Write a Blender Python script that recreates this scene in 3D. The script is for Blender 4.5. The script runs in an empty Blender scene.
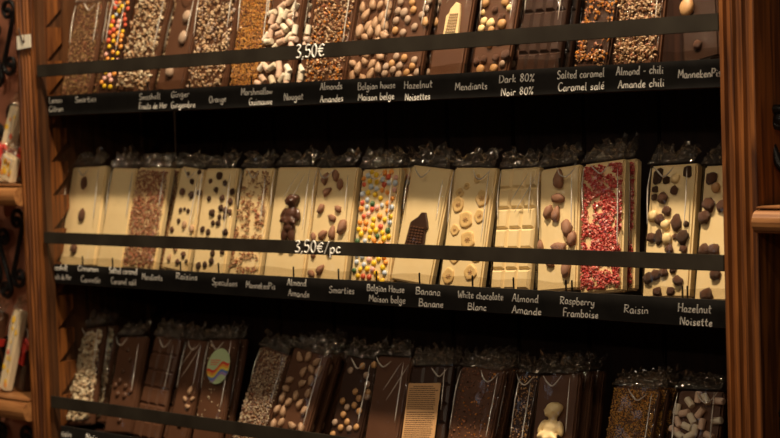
import bpy, bmesh, math, random
from mathutils import Vector, Matrix, noise
from math import sin, cos, pi, radians as R

# ------------------------------------------------------------------ camera, world, light
SC = bpy.context.scene
C = SC.collection
F, YAW, PITCH, ROLL = 1850.0, 0.7831, 0.05296, -0.03205
CAM = Vector((1.59228, -1.59961, 0.11964))
_cy, _sy, _cp, _sp, _cr, _sr = cos(YAW), sin(YAW), cos(PITCH), sin(PITCH), cos(ROLL), sin(ROLL)
FWD = Vector((-_sy*_cp, _cy*_cp, -_sp)); _r = Vector((_cy, _sy, 0)); _u = _r.cross(FWD)
RGT = _cr*_r + _sr*_u; UPV = -_sr*_r + _cr*_u
cam = bpy.data.objects.new('camera', bpy.data.cameras.new('camera'))
C.objects.link(cam)
cam.matrix_world = Matrix.Translation(CAM) @ Matrix((RGT, UPV, -FWD)).transposed().to_4x4()
cam.data.sensor_width = 36.0; cam.data.lens = F/780*36.0
cam.data.clip_start = 0.05
cam.data.dof.use_dof = True
cam.data.dof.focus_distance = 2.10
cam.data.dof.aperture_fstop = 8.0
SC.camera = cam
SC.view_settings.view_transform = 'Standard'; SC.view_settings.look = 'None'
SC.view_settings.exposure = 0.0; SC.view_settings.gamma = 1.0
SC.view_settings.use_curve_mapping = False
SC.cycles.transparent_max_bounces = 40
SC.cycles.sample_clamp_indirect = 3.0

w = bpy.data.worlds.new('world'); SC.world = w; w.use_nodes = True
w.node_tree.nodes['Background'].inputs[0].default_value = (1.0, 0.62, 0.34, 1)
w.node_tree.nodes['Background'].inputs[1].default_value = 0.012

def area(name, loc, target, size, power, col, sy=None):
    l = bpy.data.lights.new(name, 'AREA'); l.energy = power; l.color = col
    l.shape = 'RECTANGLE' if sy else 'DISK'; l.size = size
    if sy: l.size_y = sy
    o = bpy.data.objects.new(name, l); C.objects.link(o); o.location = loc
    o.rotation_euler = (Vector(target)-Vector(loc)).to_track_quat('-Z', 'Y').to_euler()
    return o
WARM = (1.0, 0.79, 0.55)
area('ceiling_lamp_centre', (0.25, -0.46, 1.60), (0.1, 0.03, 0.0), 0.10, 52, WARM)
area('ceiling_lamp_left', (-0.75, -0.50, 1.60), (-0.5, 0.03, 0.0), 0.10, 7.5, WARM)
for _i, (_x, _y, _p) in enumerate(((-1.6, -1.5, 3.0), (-0.6, -2.1, 3.6), (0.5, -1.5, 3.4), (1.3, -2.4, 4.6), (2.2, -1.4, 4.2))):
    area('added_sparkle_light', (_x, _y, 1.62), (0.0, 0.0, 0.0), 0.045, _p, WARM)  # small unseen lights added to make the cellophane sparkle
area('added_streak_light_right', (3.1, -1.7, 0.72), (0.0, 0.0, 0.0), 0.06, 3.2, (1.0, 0.88, 0.72))  # low light added on the right for upright streaks on the film
area('added_streak_light_front', (0.3, -3.3, 0.80), (0.0, 0.0, 0.0), 0.07, 4.0, (1.0, 0.85, 0.66))  # second low light added in front, also for streaks on the film
area('shop_window', (-1.9, -2.6, 0.75), (0.0, 0.0, 0.0), 0.25, 0.30, (0.70, 0.84, 1.0), 0.35)

def hit(px, py, P, n):
    d = FWD + RGT*((px-390)/F) - UPV*((py-219)/F)
    return CAM + d*((P-CAM).dot(n)/d.dot(n))
def at(px, py, y):
    return hit(px, py, Vector((0, y, 0)), Vector((0, 1, 0)))

# ------------------------------------------------------------------ materials
def mat(name, col, rough=0.5, spec=0.5, metal=0.0, bump=None, coat=0.0, vary=None):
    m = bpy.data.materials.new(name); m.use_nodes = True
    nt = m.node_tree; b = nt.nodes['Principled BSDF']
    b.inputs['Base Color'].default_value = (*col, 1)
    b.inputs['Roughness'].default_value = rough
    b.inputs['Specular IOR Level'].default_value = spec
    b.inputs['Metallic'].default_value = metal
    b.inputs['Coat Weight'].default_value = coat
    tc = nt.nodes.new('ShaderNodeTexCoord')
    if vary or bump:
        nz = nt.nodes.new('ShaderNodeTexNoise')
        nz.inputs['Scale'].default_value = (vary or bump)[0]
        nz.inputs['Detail'].default_value = 4
        nt.links.new(tc.outputs['Object'], nz.inputs['Vector'])
    if vary:
        rp = nt.nodes.new('ShaderNodeValToRGB')
        rp.color_ramp.elements[0].position = 0.35; rp.color_ramp.elements[1].position = 0.68
        rp.color_ramp.elements[0].color = (*vary[1], 1); rp.color_ramp.elements[1].color = (*col, 1)
        nt.links.new(nz.outputs['Fac'], rp.inputs[0]); nt.links.new(rp.outputs[0], b.inputs['Base Color'])
    if bump:
        bp = nt.nodes.new('ShaderNodeBump'); bp.inputs['Strength'].default_value = bump[1]
        bp.inputs['Distance'].default_value = 0.002
        nz2 = nt.nodes.new('ShaderNodeTexNoise'); nz2.inputs['Scale'].default_value = bump[0]
        nt.links.new(tc.outputs['Object'], nz2.inputs['Vector'])
        nt.links.new(nz2.outputs['Fac'], bp.inputs['Height']); nt.links.new(bp.outputs[0], b.inputs['Normal'])
    return m

def wood(name, c0, c1, rough=0.45, along='Z', sc=60):
    m = bpy.data.materials.new(name); m.use_nodes = True
    nt = m.node_tree; b = nt.nodes['Principled BSDF']; b.inputs['Roughness'].default_value = rough
    tc = nt.nodes.new('ShaderNodeTexCoord'); mp = nt.nodes.new('ShaderNodeMapping')
    s = {'Z': (1, 1, 0.05), 'X': (0.05, 1, 1)}[along]
    mp.inputs['Scale'].default_value = s
    nz = nt.nodes.new('ShaderNodeTexNoise'); nz.inputs['Scale'].default_value = sc*2
    nz.inputs['Detail'].default_value = 6; nz.inputs['Distortion'].default_value = 0.8
    nt.links.new(tc.outputs['Object'], mp.inputs[0]); nt.links.new(mp.outputs[0], nz.inputs['Vector'])
    rp = nt.nodes.new('ShaderNodeValToRGB')
    rp.color_ramp.elements[0].position = 0.36; rp.color_ramp.elements[1].position = 0.62
    rp.color_ramp.elements[0].color = (*c0, 1); rp.color_ramp.elements[1].color = (*c1, 1)
    nt.links.new(nz.outputs['Fac'], rp.inputs[0])
    nz3 = nt.nodes.new('ShaderNodeTexNoise'); nz3.inputs['Scale'].default_value = 9
    nt.links.new(tc.outputs['Object'], nz3.inputs['Vector'])
    mx = nt.nodes.new('ShaderNodeMix'); mx.data_type = 'RGBA'; mx.blend_type = 'MULTIPLY'
    mx.inputs[0].default_value = 0.5
    r2 = nt.nodes.new('ShaderNodeValToRGB'); r2.color_ramp.elements[0].position = 0.3
    r2.color_ramp.elements[0].color = (.45, .4, .35, 1); r2.color_ramp.elements[1].position = 0.6
    nt.links.new(nz3.outputs['Fac'], r2.inputs[0])
    nt.links.new(rp.outputs[0], mx.inputs[6]); nt.links.new(r2.outputs[0], mx.inputs[7])
    nt.links.new(mx.outputs[2], b.inputs['Base Color'])
    bp = nt.nodes.new('ShaderNodeBump'); bp.inputs['Strength'].default_value = 0.25
    bp.inputs['Distance'].default_value = 0.001
    nt.links.new(nz.outputs['Fac'], bp.inputs['Height']); nt.links.new(bp.outputs[0], b.inputs['Normal'])
    return m

def film(name, tint, base, edge, rough, haze=0.0):
    m = bpy.data.materials.new(name); m.use_nodes = True
    nt = m.node_tree; nt.nodes.clear()
    out = nt.nodes.new('ShaderNodeOutputMaterial')
    tr = nt.nodes.new('ShaderNodeBsdfTransparent'); tr.inputs[0].default_value = (*tint, 1)
    gl = nt.nodes.new('ShaderNodeBsdfGlossy'); gl.inputs['Roughness'].default_value = rough
    gl.inputs[0].default_value = (1, .92, .8, 1) if haze else (1, 1, 1, 1)
    lw = nt.nodes.new('ShaderNodeLayerWeight'); lw.inputs[0].default_value = 0.35
    pw = nt.nodes.new('ShaderNodeMath'); pw.operation = 'POWER'; pw.inputs[1].default_value = 2.0
    ml = nt.nodes.new('ShaderNodeMath'); ml.operation = 'MULTIPLY_ADD'
    ml.inputs[1].default_value = edge; ml.inputs[2].default_value = base; ml.use_clamp = True
    mx = nt.nodes.new('ShaderNodeMixShader')
    nt.links.new(lw.outputs['Facing'], pw.inputs[0]); nt.links.new(pw.outputs[0], ml.inputs[0])
    nt.links.new(ml.outputs[0], mx.inputs[0]); nt.links.new(tr.outputs[0], mx.inputs[1])
    nt.links.new(gl.outputs[0], mx.inputs[2])
    if haze:
        df = nt.nodes.new('ShaderNodeBsdfDiffuse'); df.inputs[0].default_value = (.85, .78, .68, 1)
        m2 = nt.nodes.new('ShaderNodeMixShader'); m2.inputs[0].default_value = haze
        nt.links.new(mx.outputs[0], m2.inputs[1]); nt.links.new(df.outputs[0], m2.inputs[2]); mx = m2
    nt.links.new(mx.outputs[0], out.inputs[0])
    tc = nt.nodes.new('ShaderNodeTexCoord'); nz = nt.nodes.new('ShaderNodeTexNoise')
    nz.inputs['Scale'].default_value = 70; nz.inputs['Detail'].default_value = 2
    bp = nt.nodes.new('ShaderNodeBump'); bp.inputs['Strength'].default_value = 0.30
    bp.inputs['Distance'].default_value = 0.002
    nt.links.new(tc.outputs['Object'], nz.inputs['Vector']); nt.links.new(nz.outputs['Fac'], bp.inputs['Height'])
    nt.links.new(bp.outputs[0], gl.inputs['Normal'])
    return m

M = dict(
 choc_fig=mat('glossy_brown_chocolate', (0.075, 0.033, 0.020), 0.18),
 white=mat('white_chocolate', (0.88, 0.715, 0.41), 0.42, vary=(14, (0.83, 0.65, 0.35))),
 milk=mat('milk_chocolate', (0.125, 0.058, 0.032), 0.35, vary=(14, (0.100, 0.045, 0.025))),
 dark=mat('dark_chocolate', (0.050, 0.024, 0.015), 0.33, vary=(14, (0.040, 0.019, 0.012))),
 almond=mat('almond_skin', (0.36, 0.185, 0.105), 0.7, vary=(160, (0.25, 0.12, 0.075))),
 almond_pale=mat('blanched_almond', (0.52, 0.34, 0.22), 0.55, vary=(120, (0.38, 0.23, 0.13))),
 raisin=mat('raisin', (0.085, 0.04, 0.022), 0.45, bump=(300, 0.8)),
 choc_raisin=mat('brown_raisin', (0.15, 0.066, 0.038), 0.45, bump=(260, 0.8)),
 white_nut=mat('peeled_hazelnut', (0.86, 0.66, 0.34), 0.45),
 hazel=mat('roasted_hazelnut', (0.62, 0.36, 0.15), 0.5, vary=(90, (0.45, 0.24, 0.10))),
 hazel_grey=mat('dusted_hazelnut', (0.50, 0.37, 0.28), 0.55, vary=(90, (0.34, 0.23, 0.16))),
 banana=mat('banana_chip', (0.82, 0.62, 0.30), 0.5, vary=(130, (0.60, 0.36, 0.12))),
 banana_core=mat('banana_core', (0.36, 0.19, 0.07), 0.6),
 marsh=mat('marshmallow', (0.78, 0.70, 0.55), 0.7),
 marsh_pink=mat('pink_marshmallow', (0.72, 0.52, 0.40), 0.7),
 c_red=mat('red_candy', (0.70, 0.12, 0.06), 0.3), c_yel=mat('yellow_candy', (0.90, 0.60, 0.03), 0.3),
 c_org=mat('orange_candy', (0.88, 0.36, 0.07), 0.3), c_blu=mat('blue_candy', (0.60, 0.70, 0.84), 0.3),
 c_grn=mat('green_candy', (0.07, 0.16, 0.07), 0.3), c_pnk=mat('pink_candy', (0.85, 0.48, 0.42), 0.3),
 rasp=mat('raspberry_crumb', (0.50, 0.05, 0.045), 0.6), rasp2=mat('raspberry_crumb_pale', (0.66, 0.19, 0.15), 0.6),
 brown_c=mat('brown_crumb', (0.36, 0.14, 0.07), 0.55), tan_c=mat('tan_crumb', (0.42, 0.25, 0.13), 0.6),
 pale_c=mat('pale_crumb', (0.52, 0.38, 0.24), 0.55), gold_c=mat('golden_crumb', (0.62, 0.32, 0.07), 0.5),
 amber_c=mat('amber_caramel', (0.60, 0.24, 0.05), 0.25), grey_c=mat('grey_crumb', (0.42, 0.32, 0.26), 0.6),
 cream_c=mat('cream_crumb', (0.66, 0.57, 0.40), 0.6), olive_c=mat('olive_crumb', (0.30, 0.19, 0.07), 0.6),
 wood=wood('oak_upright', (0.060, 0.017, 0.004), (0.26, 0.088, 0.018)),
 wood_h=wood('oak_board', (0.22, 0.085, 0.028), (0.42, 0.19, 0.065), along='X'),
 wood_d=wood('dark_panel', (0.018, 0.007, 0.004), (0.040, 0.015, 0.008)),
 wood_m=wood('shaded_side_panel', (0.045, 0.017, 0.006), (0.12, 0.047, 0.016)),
 black=mat('black_slate_strip', (0.012, 0.011, 0.010), 0.6, 0.15, vary=(30, (0.020, 0.018, 0.016))),
 fold=film('cellophane_fold_glint', (0.95, 0.93, 0.9), 0.85, 0.5, 0.18, 0.5),  # whitish diffuse share puts the bright lamp streaks into the fold colour
 rail=mat('black_painted_rail', (0.020, 0.0155, 0.011), 0.5, 0.25, vary=(18, (0.034, 0.028, 0.020))),
 iron=mat('wrought_iron', (0.012, 0.010, 0.009), 0.4, metal=0.3),
 copper=mat('rust_brown_backing', (0.66, 0.27, 0.16), 0.5, vary=(12, (0.48, 0.19, 0.105))),
 chalk=mat('chalk_marker', (0.95, 0.92, 0.84), 0.6),
 paper=mat('kraft_label', (0.60, 0.34, 0.15), 0.6), ink=mat('label_print', (0.10, 0.05, 0.02), 0.6),
 tag=mat('white_plastic_tag', (0.80, 0.74, 0.60), 0.45), cord=mat('dark_cord', (0.03, 0.02, 0.015), 0.8),
 st_green=mat('sticker_green', (0.50, 0.62, 0.34), 0.4), st_red=mat('sticker_red', (0.75, 0.07, 0.04), 0.4),
 st_or=mat('sticker_orange', (0.85, 0.36, 0.05), 0.4), st_ye=mat('sticker_yellow', (0.85, 0.66, 0.10), 0.4),
 st_bl=mat('sticker_blue', (0.10, 0.22, 0.55), 0.4), st_vi=mat('sticker_violet', (0.35, 0.24, 0.50), 0.4),
 ribbon=mat('red_ribbon', (0.45, 0.03, 0.02), 0.4), cream=mat('cream_sleeve', (0.80, 0.68, 0.48), 0.5),
 wall=mat('shop_wall', (0.10, 0.06, 0.035), 0.8), floor=mat('shop_floor', (0.13, 0.07, 0.035), 0.6),
 film=film('cellophane', (0.97, 0.95, 0.92), 0.018, 0.30, 0.09),
 fin=film('crumpled_cellophane', (0.90, 0.86, 0.80), 0.22, 0.6, 0.15, 0.03),
 acrylic=film('clear_acrylic', (0.95, 0.93, 0.90), 0.05, 0.3, 0.05),
)

# ------------------------------------------------------------------ mesh helpers
def obj(name, bm, m, parent=None, smooth=False, mw=None):
    me = bpy.data.meshes.new(name); bm.normal_update(); bm.to_mesh(me); bm.free()
    for x in (m if isinstance(m, (list, tuple)) else [m]): me.materials.append(M[x] if isinstance(x, str) else x)
    if smooth:
        for p in me.polygons: p.use_smooth = True
    o = bpy.data.objects.new(name, me); C.objects.link(o)
    if parent is not None: o.parent = parent
    if mw is not None: o.matrix_local = mw
    return o
def inst(name, me, parent, ml, m=None):
    o = bpy.data.objects.new(name, me); C.objects.link(o); o.parent = parent; o.matrix_local = ml
    return o
def thing(name, label, cat, loc=(0, 0, 0), group=None, mw=None):
    o = bpy.data.objects.new(name, None); C.objects.link(o); o.empty_display_size = 0.02
    if mw is not None: o.matrix_world = mw
    else: o.location = loc
    tag(o, label, cat, group); return o
def tag(o, label, cat, group=None):
    o['label'] = label; o['category'] = cat
    if group: o['group'] = group
    return o
def box(bm, x0, x1, y0, y1, z0, z1, bev=0.0, mi=0):
    n0 = len(bm.faces)
    r = bmesh.ops.create_cube(bm, size=1.0, matrix=Matrix.Translation(((x0+x1)/2, (y0+y1)/2, (z0+z1)/2)) @
                              Matrix.Diagonal((x1-x0, y1-y0, z1-z0, 1)))
    if bev:
        es = list({e for v in r['verts'] for e in v.link_edges})
        bmesh.ops.bevel(bm, geom=es, offset=bev, segments=2, affect='EDGES', clamp_overlap=True)
    bm.faces.ensure_lookup_table()
    for f in bm.faces[n0:]: f.material_index = mi
    return bm
def bx(*a, **k): return box(bmesh.new(), *a, **k)
def prism(bm, pts, d0, d1, axis='z', mi=0):
    """extrude a polygon (list of 2D points) from d0 to d1 along axis"""
    def P(a, b, c):
        return {'z': (a, b, c), 'y': (a, c, b), 'x': (c, a, b)}[axis]
    v0 = [bm.verts.new(P(a, b, d0)) for a, b in pts]; v1 = [bm.verts.new(P(a, b, d1)) for a, b in pts]
    n = len(pts); fs = []
    for i in range(n): fs.append(bm.faces.new((v0[i], v0[(i+1) % n], v1[(i+1) % n], v1[i])))
    fs.append(bm.faces.new(v0)); fs.append(bm.faces.new(v1[::-1]))
    for f in fs: f.material_index = mi
    bmesh.ops.recalc_face_normals(bm, faces=fs)
    return bm
def tube(bm, pts, r, n=6, mi=0, taper=None):
    pts = [Vector(p) for p in pts]; rings = []
    for i, p in enumerate(pts):
        t = (pts[min(i+1, len(pts)-1)]-pts[max(i-1, 0)]).normalized()
        a = t.orthogonal().normalized() if i == 0 else (rings_a - t*rings_a.dot(t)).normalized()
        rings_a = a; b = t.cross(a); rr = r*(taper[i] if taper else 1)
        rings.append([bm.verts.new(p+a*cos(2*pi*k/n)*rr+b*sin(2*pi*k/n)*rr) for k in range(n)])
    for A, B in zip(rings, rings[1:]):
        for k in range(n):
            f = bm.faces.new((A[k], A[(k+1) % n], B[(k+1) % n], B[k])); f.material_index = mi
    bm.faces.new(rings[0][::-1]).material_index = mi; bm.faces.new(rings[-1]).material_index = mi
    return bm
def blob(bm, sx, sy, sz, mtx=Matrix(), sub=2, rough=0.0, point=0.0, seed=0, crease=0.0):
    """nut-like ellipsoid; point>0 pinches the +Y end"""
    r = bmesh.ops.create_icosphere(bm, subdivisions=sub, radius=1.0)
    for v in r['verts']:
        c = v.co.copy()
        k = 1 + rough*noise.noise(c*1.7+Vector((seed*3.1, 0, 0)))
        if point: 
            s = 1 - point*max(0, c.y)**1.5*0.9; c.x *= s; c.z *= s
        if crease: k *= 1 - crease*math.exp(-(c.x*5)**2)*max(0, c.z)
        v.co = mtx @ Vector((c.x*sx*k, c.y*sy*k, c.z*sz*k))
    return bm

# ------------------------------------------------------------------ handwriting
G = {}
def g(ch, wd, *st):
    G[ch] = (wd, [[(float(p.split(',')[0]), float(p.split(',')[1])) for p in s.split()] for s in st])
g('A', 5, '0,0 1.2,4 2.5,8 3.6,4 5,0', '1,3 4.2,3.2'); g('B', 5, '0,0 0,8', '0,8 3.5,7.6 3.5,5 0.3,4.4 4.3,3.6 4.4,0.8 0,0')
g('C', 5, '4.8,7 3,8.2 0.8,6.5 0.3,3.5 1.5,0.4 3.6,0 5,1.4'); g('D', 5, '0.3,0 0.3,8', '0,8 3.4,7.4 5,4 3.5,0.8 0,0')
g('F', 4, '0.5,0 0.5,8 4.2,8', '0.5,4.3 3.6,4.4'); g('G', 5.2, '4.8,7 3,8.2 0.8,6.5 0.3,3.2 1.7,0.1 4,0.4 4.8,3.4 2.8,3.4')
g('H', 5, '0.3,0 0.3,8', '4.6,0 4.6,8', '0.3,4 4.6,4.2'); g('K', 4.6, '0.3,0 0.3,8', '4.2,7.6 0.4,3.8 4.5,0')
g('L', 4, '0.4,8 0.4,0.2 3.8,0'); g('M', 6.4, '0.2,0 0.8,8 3.2,2.6 5.4,8 6.2,0'); g('N', 5, '0.3,0 0.3,8 4.5,0.2 4.5,8')
g('O', 5.4, '2.7,8 0.7,6.4 0.4,3 2,0 4.2,0.6 5,4 4.2,7.2 2.7,8'); g('P', 4.6, '0.4,0 0.4,8', '0,8 3.6,7.6 4.2,5.6 3,4 0.4,3.8')
g('R', 4.8, '0.4,0 0.4,8', '0,8 3.6,7.6 4,5.6 2.8,4.2 0.4,4 4.6,0'); g('S', 4.6, '4.3,7.2 2.4,8.2 0.6,6.6 1.4,4.8 3.6,3.6 4.2,1.6 2.4,-0.1 0.2,1')
g('W', 6.4, '0,8 1.4,0.2 3.2,5 4.8,0.2 6.3,8')
g('a', 4, '3.4,3.6 1.6,4.3 0.3,2.2 1.2,0 2.8,0.8 3.4,3.6 3.4,0.8 4.2,0'); g('b', 3.8, '0.4,8 0.4,0.4 2.6,0 3.5,2 2.4,3.9 0.5,3')
g('c', 3.4, '3.2,3.5 1.6,4.2 0.3,2.2 1.3,0 3.3,0.7'); g('d', 4, '3.2,3.4 1.5,4.1 0.3,2 1.4,0 3.2,1.4', '3.4,8 3.3,1 4,0')
g('e', 3.6, '0.5,2.1 3,2.6 2.4,4.2 0.8,3.6 0.4,1.4 1.8,0 3.4,0.8'); g('f', 3, '3,7.4 1.8,8 1.2,6 1.2,-1.5', '0,4 2.6,4.1')
g('g', 4, '3.3,3.6 1.6,4.3 0.4,2.2 1.4,0.3 3.2,1.6', '3.4,4 3.3,-2 1.6,-3 0.2,-2'); g('h', 4, '0.4,8 0.4,0', '0.4,2.8 2,4.2 3.2,3 3.4,0')
g('i', 1.8, '0.8,4 0.8,0.6 1.6,0', '0.8,6.2 0.9,6.6'); g('k', 3.6, '0.4,8 0.4,0', '3,4.2 0.5,2 3.4,0'); g('l', 1.8, '0.7,8 0.7,0.8 1.7,0')
g('m', 6, '0.3,4 0.4,0', '0.4,2.8 1.7,4.2 2.8,3 2.9,0', '2.9,2.8 4.2,4.2 5.3,3 5.5,0'); g('n', 4, '0.3,4 0.4,0', '0.4,2.8 2,4.2 3.2,3 3.4,0')
g('o', 3.8, '1.8,4.1 0.4,2.6 0.9,0.3 2.6,0.1 3.4,2.2 1.8,4.1'); g('p', 3.8, '0.4,4 0.4,-3', '0.4,3 2.4,4.2 3.4,2.2 2.4,0.2 0.4,0.6')
g('r', 3, '0.4,4 0.4,0', '0.4,2.6 1.6,4 2.9,3.6'); g('s', 3.2, '2.8,3.7 1.2,4.1 0.7,2.9 2.4,1.6 2.4,0.2 0.3,0.3'); g('t', 3, '1.3,7 1.2,0.9 2.7,0.2', '0,4.3 2.8,4.5')
g('u', 4, '0.4,4 0.5,0.8 1.8,0 3.2,1.4', '3.3,4 3.4,0.8 4,0'); g('v', 3.4, '0.2,4 1.6,0 3.2,4'); g('w', 5, '0.2,4 1.2,0.1 2.5,3.4 3.7,0.1 4.8,4')
g('y', 3.8, '0.3,4 0.8,1 2.2,0.8 3.2,2', '3.4,4 3.2,-1.6 1.6,-3 0.3,-2'); g('0', 4.4, '2.3,8 0.6,6 0.5,2 2.2,0 3.8,2 3.8,6 2.3,8')
g('3', 4, '0.4,7.4 2.4,8 3.4,6.4 1.4,4.4 3.6,2.6 2.8,0.4 0.2,0.4'); g('5', 4.2, '3.8,8 0.9,8 0.6,4.6 3,4.8 3.9,2.4 2.4,0 0.2,0.6')
g('8', 4.2, '2.2,4.3 0.7,6 2.1,8 3.6,6.2 2.1,4.3 0.5,2.2 2.1,0 3.8,2.2 2.2,4.3'); g('%', 5, '0.4,0 4.4,8', '1,7.8 0.3,6.5 1.2,5.6 1.8,7 1,7.8', '3.8,2.4 3,1.2 3.9,0 4.6,1.4 3.8,2.4')
g('z', 3.4, '0.4,4 3,4.1 0.3,0.2 3.2,0'); g('x', 3.4, '0.3,4 3.2,0', '3,4 0.3,0'); g(',', 1.6, '1,0.6 0.2,-1.6'); g('-', 3, '0.5,2.6 2.4,2.6'); g('/', 3.6, '0.2,-1 3.2,8'); g(' ', 2.6)
g('€', 5, '4.8,6.4 3.2,7.4 1.2,5.8 0.9,2.4 2.2,0.2 4.6,0.9', '0,4.6 4,4.7', '0,3 3.6,3.1')
g('é', 3.6, '0.5,2.1 3,2.6 2.4,4.2 0.8,3.6 0.4,1.4 1.8,0 3.4,0.8', '1.6,5.6 2.8,7.2')
def smooth_line(p, k=3):
    if len(p) < 3: return p
    q = [p[0]]+p+[p[-1]]; out = []
    for i in range(1, len(q)-2):
        for j in range(k):
            t = j/k; a, b, c, d = q[i-1:i+3]
            out.append(tuple(0.5*((2*b[m])+(-a[m]+c[m])*t+(2*a[m]-5*b[m]+4*c[m]-d[m])*t*t+(-a[m]+3*b[m]-3*c[m]+d[m])*t**3) for m in (0, 1)))
    out.append(p[-1]); return out
def writing(text, x0, x1, z, h, y, parent, name='handwriting', r=0.00072, slope=0.0):
    rnd = random.Random(text)
    tot = sum(G[c][0]+1.0 for c in text)-1.0; sx = (x1-x0)/tot; sz = h/8; u = 0; bm = bmesh.new()
    for c in text:
        wd, st = G[c]; dz = rnd.uniform(-.35, .35); k = rnd.uniform(.92, 1.08)
        for s in st:
            pts = [(x0+(u+a+0.10*b)*sx, y, z+(b*k+dz)*sz + slope*(u+a)*sx) for a, b in smooth_line(s)]
            tube(bm, pts, r, 5)
        u += wd+1.0
    return obj(name, bm, 'chalk', parent)

# ------------------------------------------------------------------ setting
def struct(name, bm, m):
    o = obj(name, bm, m); o['kind'] = 'structure'; return o
struct('wall_back', bx(-3.2, 3.2, 0.40, 0.50, -1.25, 2.0), 'wall')
struct('floor', bx(-3.2, 3.2, -3.2, 0.50, -1.35, -1.25), 'floor')

XL0, XL1, XI = -0.787, -0.7435, -0.7505          # left upright, inner face of the side
XR0, XR1 = 0.4864, 0.5285
YB = 0.27
case = thing('display_bookcase', 'tall carved oak shop bookcase with fluted uprights and a dark back', 'bookcase', (0, 0.10, -1.25))
def P(name, bm, m, parent=case, smooth=False):
    o = obj(name, bm, m, parent, smooth)
    if parent is not None and parent.type == 'EMPTY': o.matrix_parent_inverse = Matrix.Translation(-parent.location)
    return o
def fluted(x0, x1, y0, y1, n, gd):  # vertical flutes on the front
    pts = [(x0, y1)]
    m = 0.004; W = (x1-x0-2*m)/n
    pts += [(x0, y0+0.001), (x0+0.001, y0), (x0+m, y0)]
    for i in range(n):
        a = x0+m+i*W
        pts += [(a+W*.12, y0), (a+W*.30, y0+gd*.8), (a+W*.5, y0+gd), (a+W*.70, y0+gd*.8), (a+W*.88, y0)]
    pts += [(x1-m, y0), (x1-0.001, y0), (x1, y0+0.001), (x1, y1)]
    return prism(bmesh.new(), pts, -1.25, 0.62, 'z')
P('upright', fluted(XL0, XL1, 0.0, 0.016, 4, 0.0035), 'wood')
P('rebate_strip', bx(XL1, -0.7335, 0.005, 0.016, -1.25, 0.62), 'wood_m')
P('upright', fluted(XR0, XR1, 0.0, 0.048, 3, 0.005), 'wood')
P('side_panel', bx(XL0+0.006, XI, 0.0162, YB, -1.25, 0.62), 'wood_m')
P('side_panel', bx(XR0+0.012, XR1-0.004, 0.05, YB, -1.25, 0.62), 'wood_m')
bm = bmesh.new(); x = XI
while x < XR0-0.005:
    box(bm, x, min(x+0.118, XR0+0.012), YB, YB+0.012, -1.25, 0.62, bev=0.002); x += 0.12
P('back_panel', bm, 'wood_d')
# saw-toothed shelf rack on the left side, notches cut from its back edge
def rack(y0, y1, xf, x1, z_first, sgn=1):
    pts = [(y0, -0.62), (y0, 0.45)]
    z = z_first; pts.append((y1, 0.45))
    step = 0.0508
    while z > -0.60:
        pts += [(y1, z+0.030), (y0+(y1-y0)*0.10, z), (y1, z)]
        z -= step
    pts.append((y1, -0.62))
    return prism(bmesh.new(), pts, xf, x1, 'x')
ztop = at(50, 27, 0.03).z
P('toothed_rack', rack(0.022, 0.056, XI, XI+0.006, ztop+0.0508*3), 'wood')
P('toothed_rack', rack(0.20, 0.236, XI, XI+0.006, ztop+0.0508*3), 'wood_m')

# ------------------------------------------------------------------ shelves
SHELVES = [  # top z of strip, bottom z, rail top/bottom, name
  (0.1735, 0.1440, 0.2198, 0.2015, 'top'),
  (-0.0800, -0.1092, -0.0302, -0.0474, 'middle'),
  (-0.3265, -0.3560, -0.2778, -0.2961, 'bottom')]
YS = 0.018
BOARD = 0.008          # shelf surface lies this far under the strip's top edge
shelf_objs = []
for zt, zb, rt, rb, nm in SHELVES:
    s = thing('shelf', {'top': 'top shelf in view, black name strip reading from Lemon to MannekenPis, priced 3,50€',
                        'middle': 'middle shelf with white chalk names from Seashell to Hazelnut, priced 3,50€/pc',
                        'bottom': 'lowest shelf in view, its dark rail leaving the photo at the bottom'}[nm], 'shelf',
              (-0.12, 0.12, zt-BOARD), 'black fronted shelves of the bookcase')
    P('board', bx(XI+0.0065, XR0+0.010, YS+0.003, YB-0.001, zb+0.004, zt-BOARD, bev=0.001), 'wood_d', s)
    stp = P('name_strip', bx(-0.7500, XR0+0.004, YS, YS+0.003, zb, zt), 'black', s)
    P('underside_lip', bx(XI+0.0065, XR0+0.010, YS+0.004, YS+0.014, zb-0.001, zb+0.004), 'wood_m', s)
    rl = P('guard_rail', bx(-0.7335, XR0+0.0006, -0.001, 0.002, rb, rt, bev=0.0006), 'rail', s)
    shelf_objs.append((s, stp, rl))

def write_px(txt, xa, xb, ymid, si, h=0.0092, y=YS, rail=False, name='handwriting', r=0.00072, amp=1.0):
    yy = (-0.0014 if rail else y-0.0006)
    a = at(xa, ymid, yy); b = at(xb, ymid, yy); m = at((xa+xb)/2, ymid, yy)
    s, stp, rl = shelf_objs[si]
    par = rl if rail else stp
    o = writing(txt, a.x, b.x, m.z-h*0.42, h, yy, par, name, r)
    return o
T1 = [('Lemon', 49, 62, 100.5), ('Citron', 49, 63, 109), ('Smarties', 75, 96, 99.5), ('Seashell', 139, 160, 97), ('Fruits de Mer', 139, 167, 106),
      ('Ginger', 171, 189, 94.5), ('Gingembre', 171, 195, 105), ('Orange', 209, 226, 99.5), ('Marshmallow', 241, 272, 92), ('Guimauve', 249, 272, 102),
      ('Nougat', 284, 303, 97), ('Almonds', 320, 342, 86.5), ('Amandes', 320, 343, 99), ('Belgian house', 358, 395, 86), ('Maison belge', 358, 394, 97),
      ('Hazelnut', 404, 432, 85), ('Noisettes', 405, 430, 97), ('Mendiants', 455, 487, 86.5), ('Dark 80%', 499, 534, 79), ('Noir 80%', 501, 533, 92),
      ('Salted caramel', 557, 604, 74.5), ('Caramel salé', 558, 604, 87), ('Almond - chili', 616, 663, 71), ('Amande chili', 618, 664, 84), ('MannekenPis', 678, 721, 74)]
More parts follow.
